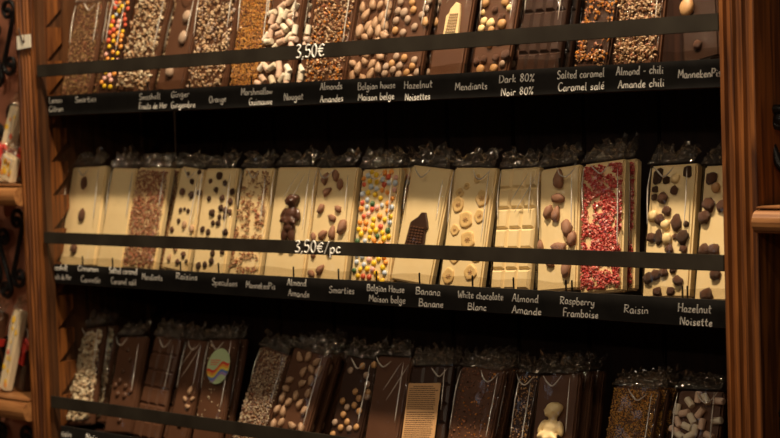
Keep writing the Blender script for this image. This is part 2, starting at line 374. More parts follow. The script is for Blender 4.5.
T2 = [('Seashell', 52, 67, 268), ('Fruits de Mer', 51.5, 71, 277), ('Cinnamon', 78, 98, 269), ('Cannelle', 81, 100, 280), ('Salted caramel', 109, 137, 271.5),
      ('Caramel salé', 111, 136, 282), ('Mendiants', 142, 162, 277.5), ('Raisins', 176, 197, 277), ('Speculoos', 212, 237, 283), ('MannekenPis', 246, 275, 286),
      ('Almond', 287, 306, 283), ('Amande', 288, 309, 294), ('Smarties', 329, 354, 290.5), ('Belgian House', 367, 404, 289), ('Maison belge', 369, 405, 299.5),
      ('Banana', 416, 440, 292), ('Banane', 419, 443, 304), ('White chocolate', 458, 503, 296), ('Blanc', 468, 486, 307), ('Almond', 512, 538, 299),
      ('Amande', 512, 541, 311), ('Raspberry', 560, 594, 301.5), ('Framboise', 563, 598, 314), ('Raisin', 624, 648, 310), ('Hazelnut', 678, 711, 309), ('Noisette', 680, 712, 322)]
T3 = [('Raisin', 56, 71, 434), ('Noix', 86, 97, 438)]
for t in T1: write_px(t[0], t[1], t[2], t[3], 0, h=0.0085)
for t in T2: write_px(t[0], t[1], t[2], t[3], 1, h=0.0085)
for t in T3: write_px(t[0], t[1], t[2], t[3], 2, h=0.0085)
write_px('3,50€', 296, 324, 52, 0, h=0.0155, rail=True, name='price', r=0.0011)
write_px('3,50€/pc', 295, 340, 248, 1, h=0.0140, rail=True, name='price', r=0.0011)
# clear acrylic lip with short dark divider pins standing in it
for si, xs in ((0, [148, 190, 252, 296, 420, 466, 560, 612]), (1, [83, 113, 181, 219, 294, 339, 377, 420, 473, 514, 566.5, 572.5, 683, 688])):
    s, stp, rl = shelf_objs[si]
    zt = SHELVES[si][0]
    for px in xs:
        p = at(px, 264+0.0579*(px-50) if si else 95-0.0507*(px-47), YS+0.006)
        P('divider_pin', bx(p.x-0.0006, p.x+0.0006, YS+0.0045, YS+0.0065, zt-BOARD, zt+(0.013 if si else 0.011)), 'iron', s)
    # scalloped upper edge
    bm = bmesh.new(); x = -0.746; prev = None; k = 0
    while x < XR0+0.004:
        zz = zt+0.009+0.0032*abs(sin(k*0.42)); 
        a = bm.verts.new((x, YS+0.0038, zt-BOARD)); b = bm.verts.new((x, YS+0.0038, zz))
        c = bm.verts.new((x, YS+0.0044, zt-BOARD)); d = bm.verts.new((x, YS+0.0044, zz))
        if prev:
            bm.faces.new((prev[0], a, b, prev[1])); bm.faces.new((prev[2], prev[3], d, c)); bm.faces.new((prev[1], b, d, prev[3]))
        prev = (a, b, c, d); x += 0.012; k += 1
    P('clear_lip', bm, 'acrylic', s)

# ------------------------------------------------------------------ topping meshes (shared)
def shared(name, m, fn, smooth=True):
    bm = bmesh.new(); fn(bm); me = bpy.data.meshes.new(name); bm.normal_update(); bm.to_mesh(me); bm.free()
    me.materials.append(M[m])
    if smooth:
        for p in me.polygons: p.use_smooth = True
    return me
SM = {}
for k, m, nm in (('almond', 'almond', 'almond'), ('palmond', 'almond_pale', 'almond')):
    SM[k] = [shared(nm, m, lambda b, s=s: blob(b, 0.33, 0.5, 0.22, rough=0.38, point=0.28, seed=s, crease=0.06)) for s in range(3)]
for k, m, nm, rg in (('raisin', 'raisin', 'raisin', 0.3), ('craisin', 'choc_raisin', 'raisin', 0.3), ('wnut', 'white_nut', 'hazelnut', 0.25), ('hazel', 'hazel', 'hazelnut', 0.10),
                     ('ghazel', 'hazel_grey', 'hazelnut', 0.12), ('ball', 'milk', 'chocolate_ball', 0.0), ('chestnut', 'hazel_grey', 'praline_shell', 0.15), ('shell', 'choc_raisin', 'chocolate_shell', 0.2)):
    SM[k] = [shared(nm, m, lambda b, s=s, rg=rg: blob(b, 0.45, 0.47, 0.25, rough=rg*1.6, seed=s+5, crease=0.12 if rg > .3 else 0)) for s in range(3)]
for c in ('c_red', 'c_yel', 'c_org', 'c_blu', 'c_grn', 'c_pnk'):
    SM[c] = [shared('candy_dot', c, lambda b: blob(b, 0.5, 0.5, 0.33))]
def marsh(bm):
    bmesh.ops.create_cone(bm, cap_ends=True, segments=14, radius1=0.5, radius2=0.5, depth=1.6, matrix=Matrix.Rotation(pi/2, 4, 'X'))
    bmesh.ops.bevel(bm, geom=[e for e in bm.edges if len(e.link_faces) == 2 and abs(e.verts[0].co.y-e.verts[1].co.y) < 1e-5], offset=0.07, segments=2, affect='EDGES')
SM['marsh'] = [shared('marshmallow', 'marsh', marsh, False), shared('marshmallow', 'marsh_pink', marsh, False)]
def chip(bm, s=0):
    n = 22; ring = []
    for (r, z) in ((0.50, 0.0), (0.52, 0.05), (0.45, 0.10), (0.30, 0.05), (0.16, 0.06)):
        ring.append([bm.verts.new(((r*(1+0.32*noise.noise(Vector((cos(2*pi*k/n)*1.3+s*4, sin(2*pi*k/n)*1.3, 0)))))*cos(2*pi*k/n),
                                   r*(1+0.32*noise.noise(Vector((cos(2*pi*k/n)*1.3, sin(2*pi*k/n)*1.3+s*3, 2))))*sin(2*pi*k/n), z)) for k in range(n)])
    for i, (A, B) in enumerate(zip(ring, ring[1:])):
        for k in range(n):
            bm.faces.new((A[k], A[(k+1) % n], B[(k+1) % n], B[k]))
    bm.faces.new(ring[-1])
SM['banana'] = [shared('banana_slice', 'banana', lambda b, s=s: chip(b, s)) for s in range(3)]
def core(bm):
    for k in range(7):
        a = 2*pi*k/7; blob(bm, 0.085, 0.035, 0.02, Matrix.Translation((0.15*cos(a), 0.12*sin(a), 0.07)) @ Matrix.Rotation(a, 4, 'Z'), sub=1)
    blob(bm, 0.07, 0.07, 0.02, Matrix.Translation((0, 0, 0.07)), sub=1)
CORE = shared('banana_core', 'banana_core', core)

def crumbs(name, parent, w, L, n, s, mats, t0=0.0, y0=0.0, seed=1, zf=1.0, clump=0.0, flat=0.6):
    rnd = random.Random(seed); bm = bmesh.new(); made = 0; tries = 0
    octa = [Vector(v) for v in ((1, 0, 0), (-1, 0, 0), (0, 1, 0), (0, -1, 0), (0, 0, 1), (0, 0, -1))]
    fc = [(0, 2, 4), (2, 1, 4), (1, 3, 4), (3, 0, 4), (2, 0, 5), (1, 2, 5), (3, 1, 5), (0, 3, 5)]
    while made < n and tries < n*6:
        tries += 1
        x = rnd.uniform(-w/2+s*.5, w/2-s*.5); y = rnd.uniform(y0+s, L-s)
        if clump and noise.noise(Vector((x*90, y*90, seed))) < -0.25+clump*rnd.random(): continue
        rot = Matrix.Rotation(rnd.uniform(0, 6.28), 3, Vector((rnd.uniform(-1, 1), rnd.uniform(-1, 1), rnd.uniform(-1, 1))).normalized())
        k = s*rnd.uniform(0.55, 1.15)*0.5; st = Vector((rnd.uniform(.7, 1.5), rnd.uniform(.7, 1.3), flat*rnd.uniform(.8, 1.3)))
        z = rnd.uniform(0, 0.55)*s*zf
        vs = [bm.verts.new(Vector((x, y, z+k*.3))+rot @ Vector((v.x*st.x*k*rnd.uniform(.7, 1.2), v.y*st.y*k*rnd.uniform(.7, 1.2), v.z*st.z*k))) for v in octa]
        mi = rnd.choices(range(len(mats)), [m[1] for m in mats])[0]
        for f in fc: bm.faces.new([vs[i] for i in f]).material_index = mi
        made += 1
    o = obj(name, bm, [m[0] for m in mats], parent); o['kind'] = 'stuff'
    return o

# ------------------------------------------------------------------ chocolate bar
def slab_plain(w, L, t):
    bm = bx(-w/2, w/2, 0, L, -t, 0, bev=0.0022); return bm
def slab_tablet(w, L, t, nc, nr, depth=0.0032):
    bm = bx(-w/2, w/2, 0, L, -t, -depth, bev=0.0008)
    cw, rh = w/nc, L/nr
    for i in range(nc):
        for j in range(nr):
            x0, y0 = -w/2+i*cw+0.0006, j*rh+0.0006; x1, y1 = x0+cw-0.0012, y0+rh-0.0012; k = 0.0026
            lo = [bm.verts.new(c) for c in ((x0, y0, -depth), (x1, y0, -depth), (x1, y1, -depth), (x0, y1, -depth))]
            hi = [bm.verts.new(c) for c in ((x0+k, y0+k, 0), (x1-k, y0+k, 0), (x1-k, y1-k, 0), (x0+k, y1-k, 0))]
            for q in range(4): bm.faces.new((lo[q], lo[(q+1) % 4], hi[(q+1) % 4], hi[q]))
            bm.faces.new(hi)
    return bm
def wrapper(parent, w, L, t, h, seed, fin=0.024, amp=1.0, slack=0.0):
    """cellophane sleeve: front sheet, two sides, crumpled open end above the bar"""
    nx, ny = 16, 26
    def nf(a, b, c): return noise.noise(Vector((a, b, c+seed*1.37)))
    m = 0.0007; g0 = h+0.0012
    def prof(u):       # u 0..1 around: left side back -> front -> right side back
        X = w/2+m
        if u < 0.10: return (-X, -t+(t+g0*0.35)*(u/0.10))
        if u > 0.90: return (X, -t+(t+g0*0.35)*((1-u)/0.10))
        v = (u-0.10)/0.80
        return (-X+2*X*v, g0*0.35+g0*0.65*min(1, 5*min(v, 1-v)))
    bm = bmesh.new(); rows = []
    for j in range(ny+1):
        y = -0.0005+(L+0.001)*j/ny; row = []
        for i in range(nx+1):
            x, z = prof(i/nx)
            fr = max(0.0, min(1.0, (z+0.001)/(g0+0.001)))
            k = abs(nf(x*45+y*18, y*26, 0.3))*0.0022*amp + nf(x*110, y*70, 4)*0.0006*amp
            edge = 1 if 1 < i < nx-1 else 0
            row.append(bm.verts.new((x, y, z+k*fr*edge)))
        rows.append(row)
    for A, B in zip(rows, rows[1:]):
        for i in range(nx): bm.faces.new((A[i], A[i+1], B[i+1], B[i]))
    bm.faces.new(rows[0][::-1])
    sleeve = obj('wrapper', bm, 'film', parent, smooth=True)
    # pinched folds of the film, coloured whitish to stand in for lamp streaks
    rnd = random.Random(seed*5+1); zz = g0+0.0016
    def ln(pts, rad):
        sp = smooth_line(pts, 5); n_ = len(sp); bm = bmesh.new()
        tube(bm, [(a, b, zz+0.0006*nf(a*60, b*40, 5)) for a, b in sp], rad, 6, taper=[0.25+0.9*sin(pi*i/(n_-1)) for i in range(n_)])
        obj('film_fold_glint', bm, 'fold', sleeve, smooth=True)
    xr = w/2-rnd.uniform(.003, .007)
    y1 = L*rnd.uniform(.90, .99); y2 = L*rnd.uniform(.30, .62)
    ln([(xr-.001, y1), (xr, (y1+y2)/2), (xr+.0008, y2)], .00078)
    if rnd.random() < .6: ln([(-w/2+.006, L*.97), (-w/2+.004, L*.80), (-w/2+.007, L*rnd.uniform(.45, .65))], .00078)
    if rnd.random() < .75:
        a = rnd.uniform(-.3, .25)*w; ln([(a-.012, L*.985), (a-.006, L*rnd.uniform(.91, .95)), (a+.004, L*.90), (a+.016, L*rnd.uniform(.95, .99))], .0009)
    if amp > 1.25:
        a = rnd.uniform(-.25, .2)*w; ln([(a-.008, L*.62), (a+.006, L*.76), (a+.022, L*.93)], .00055); ln([(a-.016, L*.70), (a-.004, L*.82), (a+.010, L*.95)], .00045)
    # gathered end
    nx2, ny2 = 30, 12; bm = bmesh.new(); rows = []
    for j in range(ny2+1):
        v = j/ny2; row = []
        for i in range(nx2+1):
            u = i/nx2; x = (-w/2-m+(w+2*m)*u)*(1-0.05*v)
            y = L+0.0005+fin*v*(0.92+0.55*nf(u*5, 1, 8)+0.25*nf(u*14, 3, 2))
            base = g0*(1-v)**1.5 - t*0.5*(1-(1-v)**1.5)
            cr = (abs(nf(u*7+v*2, v*3.5, 2))-0.15)*0.015*v**0.6 + nf(u*17, v*7, 6)*0.0055*v**0.5 + nf(u*34, v*14, 1)*0.0022*v**0.4
            row.append(bm.verts.new((x+nf(u*9, v*6, 3)*0.003*v, y+nf(u*8, v*5, 9)*0.004*v, base+cr)))
        rows.append(row)
    for A, B in zip(rows, rows[1:]):
        for i in range(nx2): bm.faces.new((A[i], A[i+1], B[i+1], B[i]))
    e = obj('crumpled_end', bm, 'fin', sleeve, smooth=False)
    return sleeve

CATALOG = {}
def bar(row, key, quad, choc, label, tops=(), crumb=None, behind=0, t=0.0085, h=None, tablet=None, amp=1.0, blabel=None, tex=None, hid=0.0):
    r = ROWS[row]; al = r['lean']; zs = r['z']
    ex = Vector((1, 0, 0)); up = Vector((0, sin(al), cos(al))); n = Vector((0, -cos(al), sin(al)))
    P0 = Vector((0, r['y'], zs+t*sin(al)+0.001))
    BL, TL, TR, BR = [hit(*q, P0, n) for q in quad]
    f = lambda p: ((p-P0).dot(ex), (p-P0).dot(up))
    BL, TL, TR, BR = map(f, (BL, TL, TR, BR))
    gl = math.atan2(TL[0]-BL[0], TL[1]-BL[1]); gr = math.atan2(TR[0]-BR[0], TR[1]-BR[1]); ga = (gl+gr)/2
    Y = ex*sin(ga)+up*cos(ga); X = ex*cos(ga)-up*sin(ga)
    wt = math.hypot(TR[0]-TL[0], TR[1]-TL[1]); wb = (BR[0]-BL[0])*cos(ga); wd = max(0.03, (wt+wb)/2 if abs(BL[1]-BR[1]) < 0.03 else wt)
    top = Vector(((TL[0]+TR[0])/2, (TL[1]+TR[1])/2))
    # line through the top centre; shift so left edges fit on average
    v0 = abs(wd/2*sin(ga)); L = (top[1]-v0)/cos(ga)
    if 'L' in r: L = max(L, r['L']) if r.get('grow') else r['L']
    base2 = Vector((top[0]-(top[1]-v0)*math.tan(ga), v0))
    # correct sideways using the bottom points
    exp_l = (base2[0]-wd/2*cos(ga)) + (BL[1]-v0)*math.tan(ga); base2.x += (BL[0]-exp_l)*0.5
    O = P0+ex*base2[0]+up*base2[1]
    MW = Matrix((X, Y, n)).transposed().to_4x4(); MW.translation = O
    root = thing('chocolate_bar', label, 'chocolate bar', group=r['group'], mw=MW)
    inv = MW.inverted()
    if h is None: h = 0.0006 if not tops else 0.0055
    if tablet: bm = slab_tablet(wd, L, t, *tablet)
    else: bm = slab_plain(wd, L, t)
    obj('chocolate_slab', bm, choc, root, smooth=False)
    items = []
    for k, tp in enumerate(tops):
        kind, px, py, s = tp[:4]; asp = tp[4] if len(tp) > 4 else 1.0; rot = tp[5] if len(tp) > 5 else random.Random(px*7+py).uniform(-.6, .6)
        p = inv @ hit(px, py, O, n)
        p.x = max(-wd/2+s*.35, min(wd/2-s*.35, p.x)); p.z = 0.0
        me = SM[kind][k % len(SM[kind])]
        ml = Matrix.Translation((p.x, p.y, s*(0.13 if kind not in ('banana', 'marsh') else (0.0 if kind == 'banana' else 0.40)))) @ Matrix.Rotation(rot, 4, 'Z') @ Matrix.Diagonal((s*(1 if asp >= 1 else asp), s*asp if asp > 1 else s, s, 1))
        o = inst(me.name.split('.')[0], me, root, ml)
        if kind == 'banana': inst('banana_core', CORE, o, Matrix())
        items.append(o)
    if crumb:
        for q, c in enumerate(crumb if isinstance(crumb, list) else [crumb]):
            crumbs(c.get('name', 'crumb_topping'), root, wd, L, c['n'], c['s'], c['m'], seed=hash_(key)+q, clump=c.get('clump', 0), zf=c.get('zf', 1), y0=c.get('y0', 0), flat=c.get('flat', .6))
            h = max(h, c['s']*0.9)
    wrapper(root, wd, L, t, h, hash_(key), amp=amp, fin=r.get('fin', 0.024))
    # bars standing behind in the same pile
    for b in range(behind):
        off = n*(-(t+h+0.0042)*(b+1))
        c = root.copy(); C.objects.link(c)
        m2 = MW.copy(); m2.translation = O+off+Vector((0.0012*(b+1), 0, 0)); 
        dz = (zs+0.0008) - min((m2 @ Vector((sx, 0, -t))).z for sx in (-wd/2, wd/2))
        m2.translation += up*(dz/up.z)
        c.matrix_world = m2
        c['label'] = short(('second' if b == 0 else 'third and rearmost')+' in the pile behind the '+label.split(',')[0])
        for ch in list(root.children):
            if ch.type != 'MESH': continue
            if len(ch.data.vertices) < 200 and ch.location.x < wd*0.1 and ch.name.split('.')[0] not in ('chocolate_slab', 'wrapper'): continue
            d = ch.copy(); C.objects.link(d); d.parent = c
            for g2 in list(ch.children):
                e = g2.copy(); C.objects.link(e); e.parent = d
    CATALOG[row+key] = (root, O, n, MW, wd, L, t, h)
    return root
def short(s):
    w_ = s.split()[:16]
    while w_[-1] in ('the', 'of', 'on', 'in', 'with', 'above', 'left', 'right', 'just', 'from', 'at', 'its', 'and', 'a', 'top', 'middle', 'bottom', 'by', 'its', 'down', 'behind', 'oval', 'to', 'three', 'dark'): w_.pop()
    return ' '.join(w_)
def hash_(s): return sum(ord(c)*(i+3) for i, c in enumerate(s)) % 97
ROWS = {
 '1': dict(lean=R(15), y=0.036, z=0.1735-BOARD, L=0.149, group='wrapped chocolate bars on the top shelf'),
 '2': dict(lean=R(13), y=0.036, z=-0.0800-BOARD, group='wrapped chocolate bars on the middle shelf'),
 '3': dict(lean=R(18), y=0.036, z=-0.3265-BOARD, group='wrapped chocolate bars on the bottom shelf'),
}
def rows_off(pts, sc, ox, oy, kind, s, asp=1.0, rot=None):
    out = []
    for i, p in enumerate(pts):
        k = kind[i % len(kind)] if isinstance(kind, list) else kind
        e = (k, p[0]/sc+ox, p[1]/sc+oy, s if len(p) < 3 else p[2], asp)
        if rot is not None or len(p) > 3: e = e+(p[3] if len(p) > 3 else rot,)
        out.append(e)
    return out
def scatter(quad, n, mind, kinds, s, seed, ymin=None):
    """random spots inside the pixel outline of a bar's face"""
    rnd = random.Random(seed); BL, TL, TR, BR = quad; pts = []; out = []; tr = 0
    while len(pts) < n and tr < 6000:
        tr += 1; u = rnd.uniform(.09, .91); v = rnd.uniform(.03, .97)
        x = (BL[0]*(1-v)+TL[0]*v)*(1-u)+(BR[0]*(1-v)+TR[0]*v)*u; y = (BL[1]*(1-v)+TL[1]*v)*(1-u)+(BR[1]*(1-v)+TR[1]*v)*u
        if all((x-a)**2+(y-b)**2 > mind**2 for a, b in pts):
            pts.append((x, y)); k = rnd.choice(kinds); out.append((k, x, y, s*rnd.uniform(.85, 1.12), 1.0, rnd.uniform(0, 3.1)))
    return out

# ---- top row
q = ((63, 90), (75, 0), (105, 0), (86, 92))
bar('1', 'a', q, 'milk', 'leftmost bar on the top shelf, covered in fine olive brown crumbs', crumb=dict(n=1100, s=0.0028, m=[('olive_c', 3), ('brown_c', 1), ('tan_c', 1)]), behind=1)
q = ((99, 90), (113, 0), (133, 0), (111, 90))
bar('1', 'b', q, 'dark', 'dark bar dotted with yellow, orange and pink candies on the top shelf',
    tops=scatter(((99, 90), (113, 0), (134, 0), (113, 90)), 60, 4.6, ['c_yel', 'c_org', 'c_red', 'c_pnk', 'c_org', 'c_yel', 'c_blu'], 0.0078, 4))
q = ((115, 88), (140.5, 0), (169, 0), (152, 88))
q = ((116, 88), (139, 0), (170, 0), (151, 88))
bar('1', 'c', q, 'milk', 'bar of pale chopped nougat pieces above the Seashell name, right of the candy bar', crumb=dict(n=620, s=0.0058, m=[('pale_c', 3), ('tan_c', 1.4), ('cream_c', 1)]), behind=1)
q = ((155, 88), (179, 0), (201, 0), (184, 85))
bar('1', 'd', q, 'milk', 'milk bar carrying three big pale praline shells above the Ginger name',
    tops=[('chestnut', 188, 17, 0.018, 1.1), ('chestnut', 184, 38, 0.018, 1.25), ('chestnut', 171, 72, 0.018, 1.1)])
q = ((186.5, 88), (202, 0), (238, 0), (225, 83))
bar('1', 'e', q, 'milk', 'bar of pale chopped nuts above the Orange name, left of the orange powder bar', crumb=dict(n=560, s=0.0060, m=[('pale_c', 3), ('tan_c', 2), ('grey_c', 1)]), behind=1)
q = ((230, 85), (240, 0), (273, 0), (260, 85))
bar('1', 'f', q, 'milk', 'bar coated all over in fine golden orange crumbs on the top shelf', crumb=dict(n=3600, s=0.0022, m=[('gold_c', 4), ('amber_c', 1), ('brown_c', 1)]))
q = ((259, 80), (276, 0), (302, 0), (293, 82))
ml = [(105, 60), (105, 88), (145, 50), (150, 30), (205, 35), (185, 5), (165, 65), (195, 70), (140, 85), (185, 105), (160, 125), (118, 120), (205, 133), (140, 150), (180, 165), (98, 150), (80, 165), (145, 185), (90, 185), (205, 175), (60, 295), (80, 300), (105, 295), (135, 290), (175, 305), (65, 350), (105, 355), (135, 325), (150, 345), (45, 370), (175, 335), (178, 365), (115, 215), (190, 210), (160, 245), (110, 250)]
bar('1', 'g', q, 'milk', 'marshmallow covered brown bar on the top shelf left of the price', tops=rows_off([(a, b, 0.0082, (a*13+b*7) % 31/10) for a, b in ml], 4.38, 250, 0, 'marsh', 0.0082), behind=1, t=0.010, h=0.007)
q = ((304, 80), (317, 0), (356, 0), (343.6, 80))
bar('1', 'h', q, 'milk', 'bar of glittering chopped almonds above the Almonds name on the top shelf', crumb=dict(n=900, s=0.0046, m=[('tan_c', 3), ('pale_c', 1.5), ('amber_c', 1.2), ('brown_c', 1)]), behind=1)
q = ((346, 80), (360, 0), (394, 0), (381, 80))
al = [(120, 70, .018, -.5), (92, 140, .020, 0), (130, 118, .018, -.3), (160, 105, .017, .1), (138, 140, .018, .1), (190, 78, .018, 0), (210, 110, .019, .4), (175, 140, .019, .1), (215, 60, .017, -.2), (150, 20, .017, .3), (180, 25, .014, -.4), (215, 15, .016, .8), (200, 155, .016, 1.2), (115, 165, .015, 1.2), (230, 140, .013, .5), (170, 180, .016, .2), (60, 280, .014, 1.1), (112, 270, .014, .8), (85, 305, .018, 0), (145, 285, .016, -.5), (180, 250, .015, 1.3), (140, 330, .018, -.2), (60, 335, .016, .2), (105, 345, .016, .8), (185, 300, .016, .3), (95, 210, .016, .4), (150, 215, .017, -.3), (195, 205, .016, .6), (115, 240, .015, 1), (235, 30, .014, .1), (105, 35, .015, .2)]
bar('1', 'i', q, 'milk', 'bar crowded with whole pale almonds on the top shelf above Belgian house', tops=rows_off(al, 4.38, 340, 0, 'palmond', .017), h=0.004)
q = ((382, 80), (396, 0), (432, 0), (420, 76))
hz = [(270, 10), (320, 12), (258, 50), (285, 58, .014), (325, 45), (380, 40), (362, 68), (375, 92), (250, 92), (300, 88), (245, 135), (280, 145), (330, 120), (385, 100), (395, 5), (205, 295), (230, 280), (265, 290), (235, 310), (320, 292), (200, 325), (260, 330), (295, 320), (310, 345), (250, 250), (285, 255), (330, 265), (340, 320), (230, 190), (280, 195), (330, 200), (350, 180)]
bar('1', 'j', q, 'milk', 'bar topped with round hazelnuts on the top shelf above the Hazelnut name', tops=rows_off(hz, 4.38, 340, 0, ['ghazel', 'hazel', 'ghazel'], .0115), h=0.004, behind=1)
q = ((428, 77), (440, 0), (474, 0), (461, 75))
kb = bar('1', 'k', q, 'milk', 'brown bar bearing a cream coloured gabled house relief above Mendiants', behind=1, amp=1.3, h=0.004)
q = ((470, 73), (483, 0), (518.4, 0), (508, 72))
mt = [('hazel', 486.5, 3, .013), ('hazel', 506, 2, .013), ('craisin', 495.8, 10, .010), ('craisin', 502, 17.5, .011), ('wnut', 510, 8.2, .010), ('wnut', 483.5, 12.5, .008), ('wnut', 484.5, 21.6, .011), ('wnut', 491.7, 23.6, .014), ('hazel', 503, 24.3, .014),
      ('wnut', 482, 29, .011), ('hazel', 492, 30, .011), ('wnut', 480.5, 40, .010), ('hazel', 490, 45, .011), ('craisin', 484.5, 59.6, .011), ('craisin', 496.8, 58.6, .011), ('craisin', 506, 55.5, .014), ('hazel', 481.4, 70, .014), ('hazel', 494.8, 69, .013), ('craisin', 477, 62, .010), ('ghazel', 503, 64, .010), ('craisin', 500, 41, .011)]
bar('1', 'l', q, 'milk', 'brown bar with mixed nuts and raisins on the top shelf left of the dark tablet', tops=mt, h=0.004, behind=1)
q = ((514, 71), (525, 0), (566, 0), (557, 69))
bar('1', 'm', q, 'dark', 'plain dark tablet scored in squares on the top shelf above Dark 80%', tablet=(4, 6), behind=2, h=0.0015, t=0.010)
q = ((574.5, 67), (587, 0), (618, 0), (608, 64))
bar('1', 'n', q, 'dark', 'dark bar studded with amber caramel bits on the top shelf', crumb=dict(n=560, s=0.0042, m=[('amber_c', 3), ('tan_c', 2), ('brown_c', 1.5)], clump=0.6))
q = ((613, 62), (623, 0), (662, 0), (664.5, 62))
q = ((613, 62), (621.5, 0), (664, 0), (660, 62))
bar('1', 'o', q, 'milk', 'bar packed with small chopped almonds on the top shelf above Almond - chili', crumb=dict(n=800, s=0.0050, m=[('pale_c', 3), ('tan_c', 2.5), ('brown_c', .5)]))
q = ((684, 60), (682, 0), (716, 0), (720, 60))
bar('1', 'p', q, 'dark', 'last dark bar on the top shelf beside the right upright', tops=[('hazel', 688, 8, .020, 1.2), ('craisin', 698, 45, .012)], h=0.004)

# ---- middle row
W2 = {}
q = ((58.5, 264), (72, 166), (106, 167), (94, 268))
bar('2', 'A', q, 'white', 'leftmost white bar on the middle shelf with three dark chocolate shells down it', t=0.011,
    tops=[('shell', 84.9, 183.6, .0155, 1.35, .1), ('shell', 82.8, 215.3, .0165, 1.4, -.1), ('shell', 75, 249, .0165, 1.0)], behind=0)
q = ((96.5, 266), (112.5, 168), (137, 168), (121, 270))
bar('2', 'B', q, 'white', 'plain cream bar with faint speckles second from left on the middle shelf', crumb=dict(n=160, s=0.0012, m=[('pale_c', 1)]), h=0.001)
q = ((122, 268), (139, 168), (170, 168), (154.5, 268))
bar('2', 'C', q, 'white', 'white bar thickly covered with reddish brown crumbs on the middle shelf', crumb=dict(n=1900, s=0.0040, m=[('brown_c', 4), ('tan_c', 1.2), ('almond', 1.2), ('pale_c', .5)]), behind=1, t=0.011)
q = ((159.5, 270), (184, 168), (206, 168), (188.5, 272))
D = [('raisin', 188.6, 174, .0075), ('raisin', 200, 172, .009), ('raisin', 192.7, 182, .009), ('craisin', 183, 192, .012), ('raisin', 192, 195, .012), ('raisin', 200, 193, .010), ('raisin', 181, 210.5, .008), ('raisin', 188.6, 211, .008), ('raisin', 185, 209, .006), ('raisin', 179, 221, .008),
     ('palmond', 185, 225, .013), ('palmond', 193, 229, .013), ('craisin', 172.5, 230, .009), ('craisin', 178, 262, .010), ('craisin', 184, 255, .010), ('palmond', 170, 258, .011), ('raisin', 189, 262, .007), ('palmond', 191, 243, .012), ('craisin', 171, 243, .009), ('palmond', 176, 248, .012)]
bar('2', 'D', q, 'white', 'white bar with loose raisins and almond bits above the Raisins name', tops=D, t=0.011)
q = ((190.5, 272), (208, 168), (237, 168), (226, 273))
E2 = [('raisin', 220, 176, .013), ('raisin', 225.6, 183, .010), ('raisin', 216.7, 190, .009), ('raisin', 232.7, 192, .010), ('raisin', 209.6, 198.7, .009), ('craisin', 223, 198, .010), ('craisin', 231, 202, .010), ('raisin', 221.5, 208, .011), ('raisin', 213, 213, .012), ('craisin', 226, 210.5, .010), ('raisin', 220, 217, .009), ('craisin', 231, 212, .009),
      ('raisin', 225, 217, .008), ('raisin', 213.5, 223, .009), ('raisin', 219, 223, .010), ('raisin', 203, 229.7, .010), ('raisin', 208.7, 232, .010), ('raisin', 226, 232, .011), ('raisin', 213, 253.6, .010), ('raisin', 212, 261, .011), ('raisin', 223, 252, .009), ('raisin', 199, 266, .011), ('raisin', 205.5, 264.5, .010), ('raisin', 218, 243, .009), ('raisin', 208, 244, .009), ('craisin', 211, 181, .008)]
bar('2', 'E', q, 'white', 'white bar strewn with dark raisins between the Raisins and Speculoos names', tops=E2, t=0.011)
q = ((228, 272), (245, 168), (273, 168), (259.4, 277))
bar('2', 'F', q, 'white', 'white bar scattered with tan biscuit crumbs above the Speculoos name', crumb=dict(n=560, s=0.0042, m=[('tan_c', 3), ('brown_c', 1.4), ('hazel', 1)], clump=0.35), t=0.011)
q = ((263, 278), (276.5, 167), (318, 167), (301, 280))
bar('2', 'G', q, 'white', 'white bar with a brown chocolate figure of a standing child on the middle shelf', t=0.011, h=0.006, amp=1.4)
q = ((304, 280), (320.5, 167), (357, 168), (345, 283))
H = [('almond', 326.3, 179, .0165, 1, -.35), ('almond', 336.5, 175.7, .017, 1, .3), ('almond', 341, 184, .016, 1, .2), ('almond', 328, 192, .0155, 1, -.9), ('almond', 321.8, 208.8, .0155, 1, -.6), ('almond', 338.6, 208.8, .014, 1, 1.2), ('almond', 332.9, 217.7, .0145, 1, 1.2), ('almond', 343.4, 227, .022, 1, -.4),
     ('almond', 323.7, 234.8, .018, 1, -.9), ('almond', 333.4, 233, .018, 1, .05), ('almond', 314, 237, .013, 1, .3), ('almond', 314, 254, .013, 1, .1), ('almond', 321, 270, .016, 1, -.7), ('almond', 312, 274, .014, 1, 1.1), ('almond', 330, 252, .014, 1, .8)]
bar('2', 'H', q, 'white', 'white bar with brown whole almonds just right of the chocolate figure bar', tops=H, t=0.011)
q = ((350, 283), (361.5, 168), (401, 169), (387, 285))
bar('2', 'I', q, 'white', 'white bar covered in multicoloured candy dots on the middle shelf', tops=scatter(q, 99, 5.2, ['c_yel', 'c_org', 'c_blu', 'c_yel', 'c_org', 'c_blu', 'c_org', 'c_yel', 'c_blu', 'c_red', 'c_grn', 'c_pnk'], 0.0077, 11), t=0.011, behind=1)
q = ((389, 285), (411, 168), (453, 166), (429, 286))
bar('2', 'J', q, 'white', 'white bar bearing a dark gabled house relief on the middle shelf', t=0.011, h=0.004)
q = ((438, 287), (455.5, 166), (496, 169), (481, 289))
K = [('banana', 477.6, 179, .011), ('banana', 467, 186, .009), ('banana', 460, 192.8, .012), ('banana', 458.7, 205, .0185), ('banana', 482.4, 198.3, .0195), ('banana', 466, 219.8, .0200), ('banana', 480, 216.4, .0165), ('banana', 455, 230, .0135), ('banana', 468, 240, .0210), ('banana', 449, 276.4, .0190), ('banana', 470.6, 272.5, .0185), ('banana', 476, 256, .015), ('banana', 455, 257, .016)]
bar('2', 'K', q, 'white', 'white bar set with round dried banana slices on the middle shelf', tops=K, t=0.011, h=0.003)
q = ((488, 289), (503, 168), (537, 167), (531, 291))
bar('2', 'L', q, 'white', 'plain white tablet moulded in squares between banana and almond bars', tablet=(3, 6), t=0.011, h=0.001, amp=1.4)
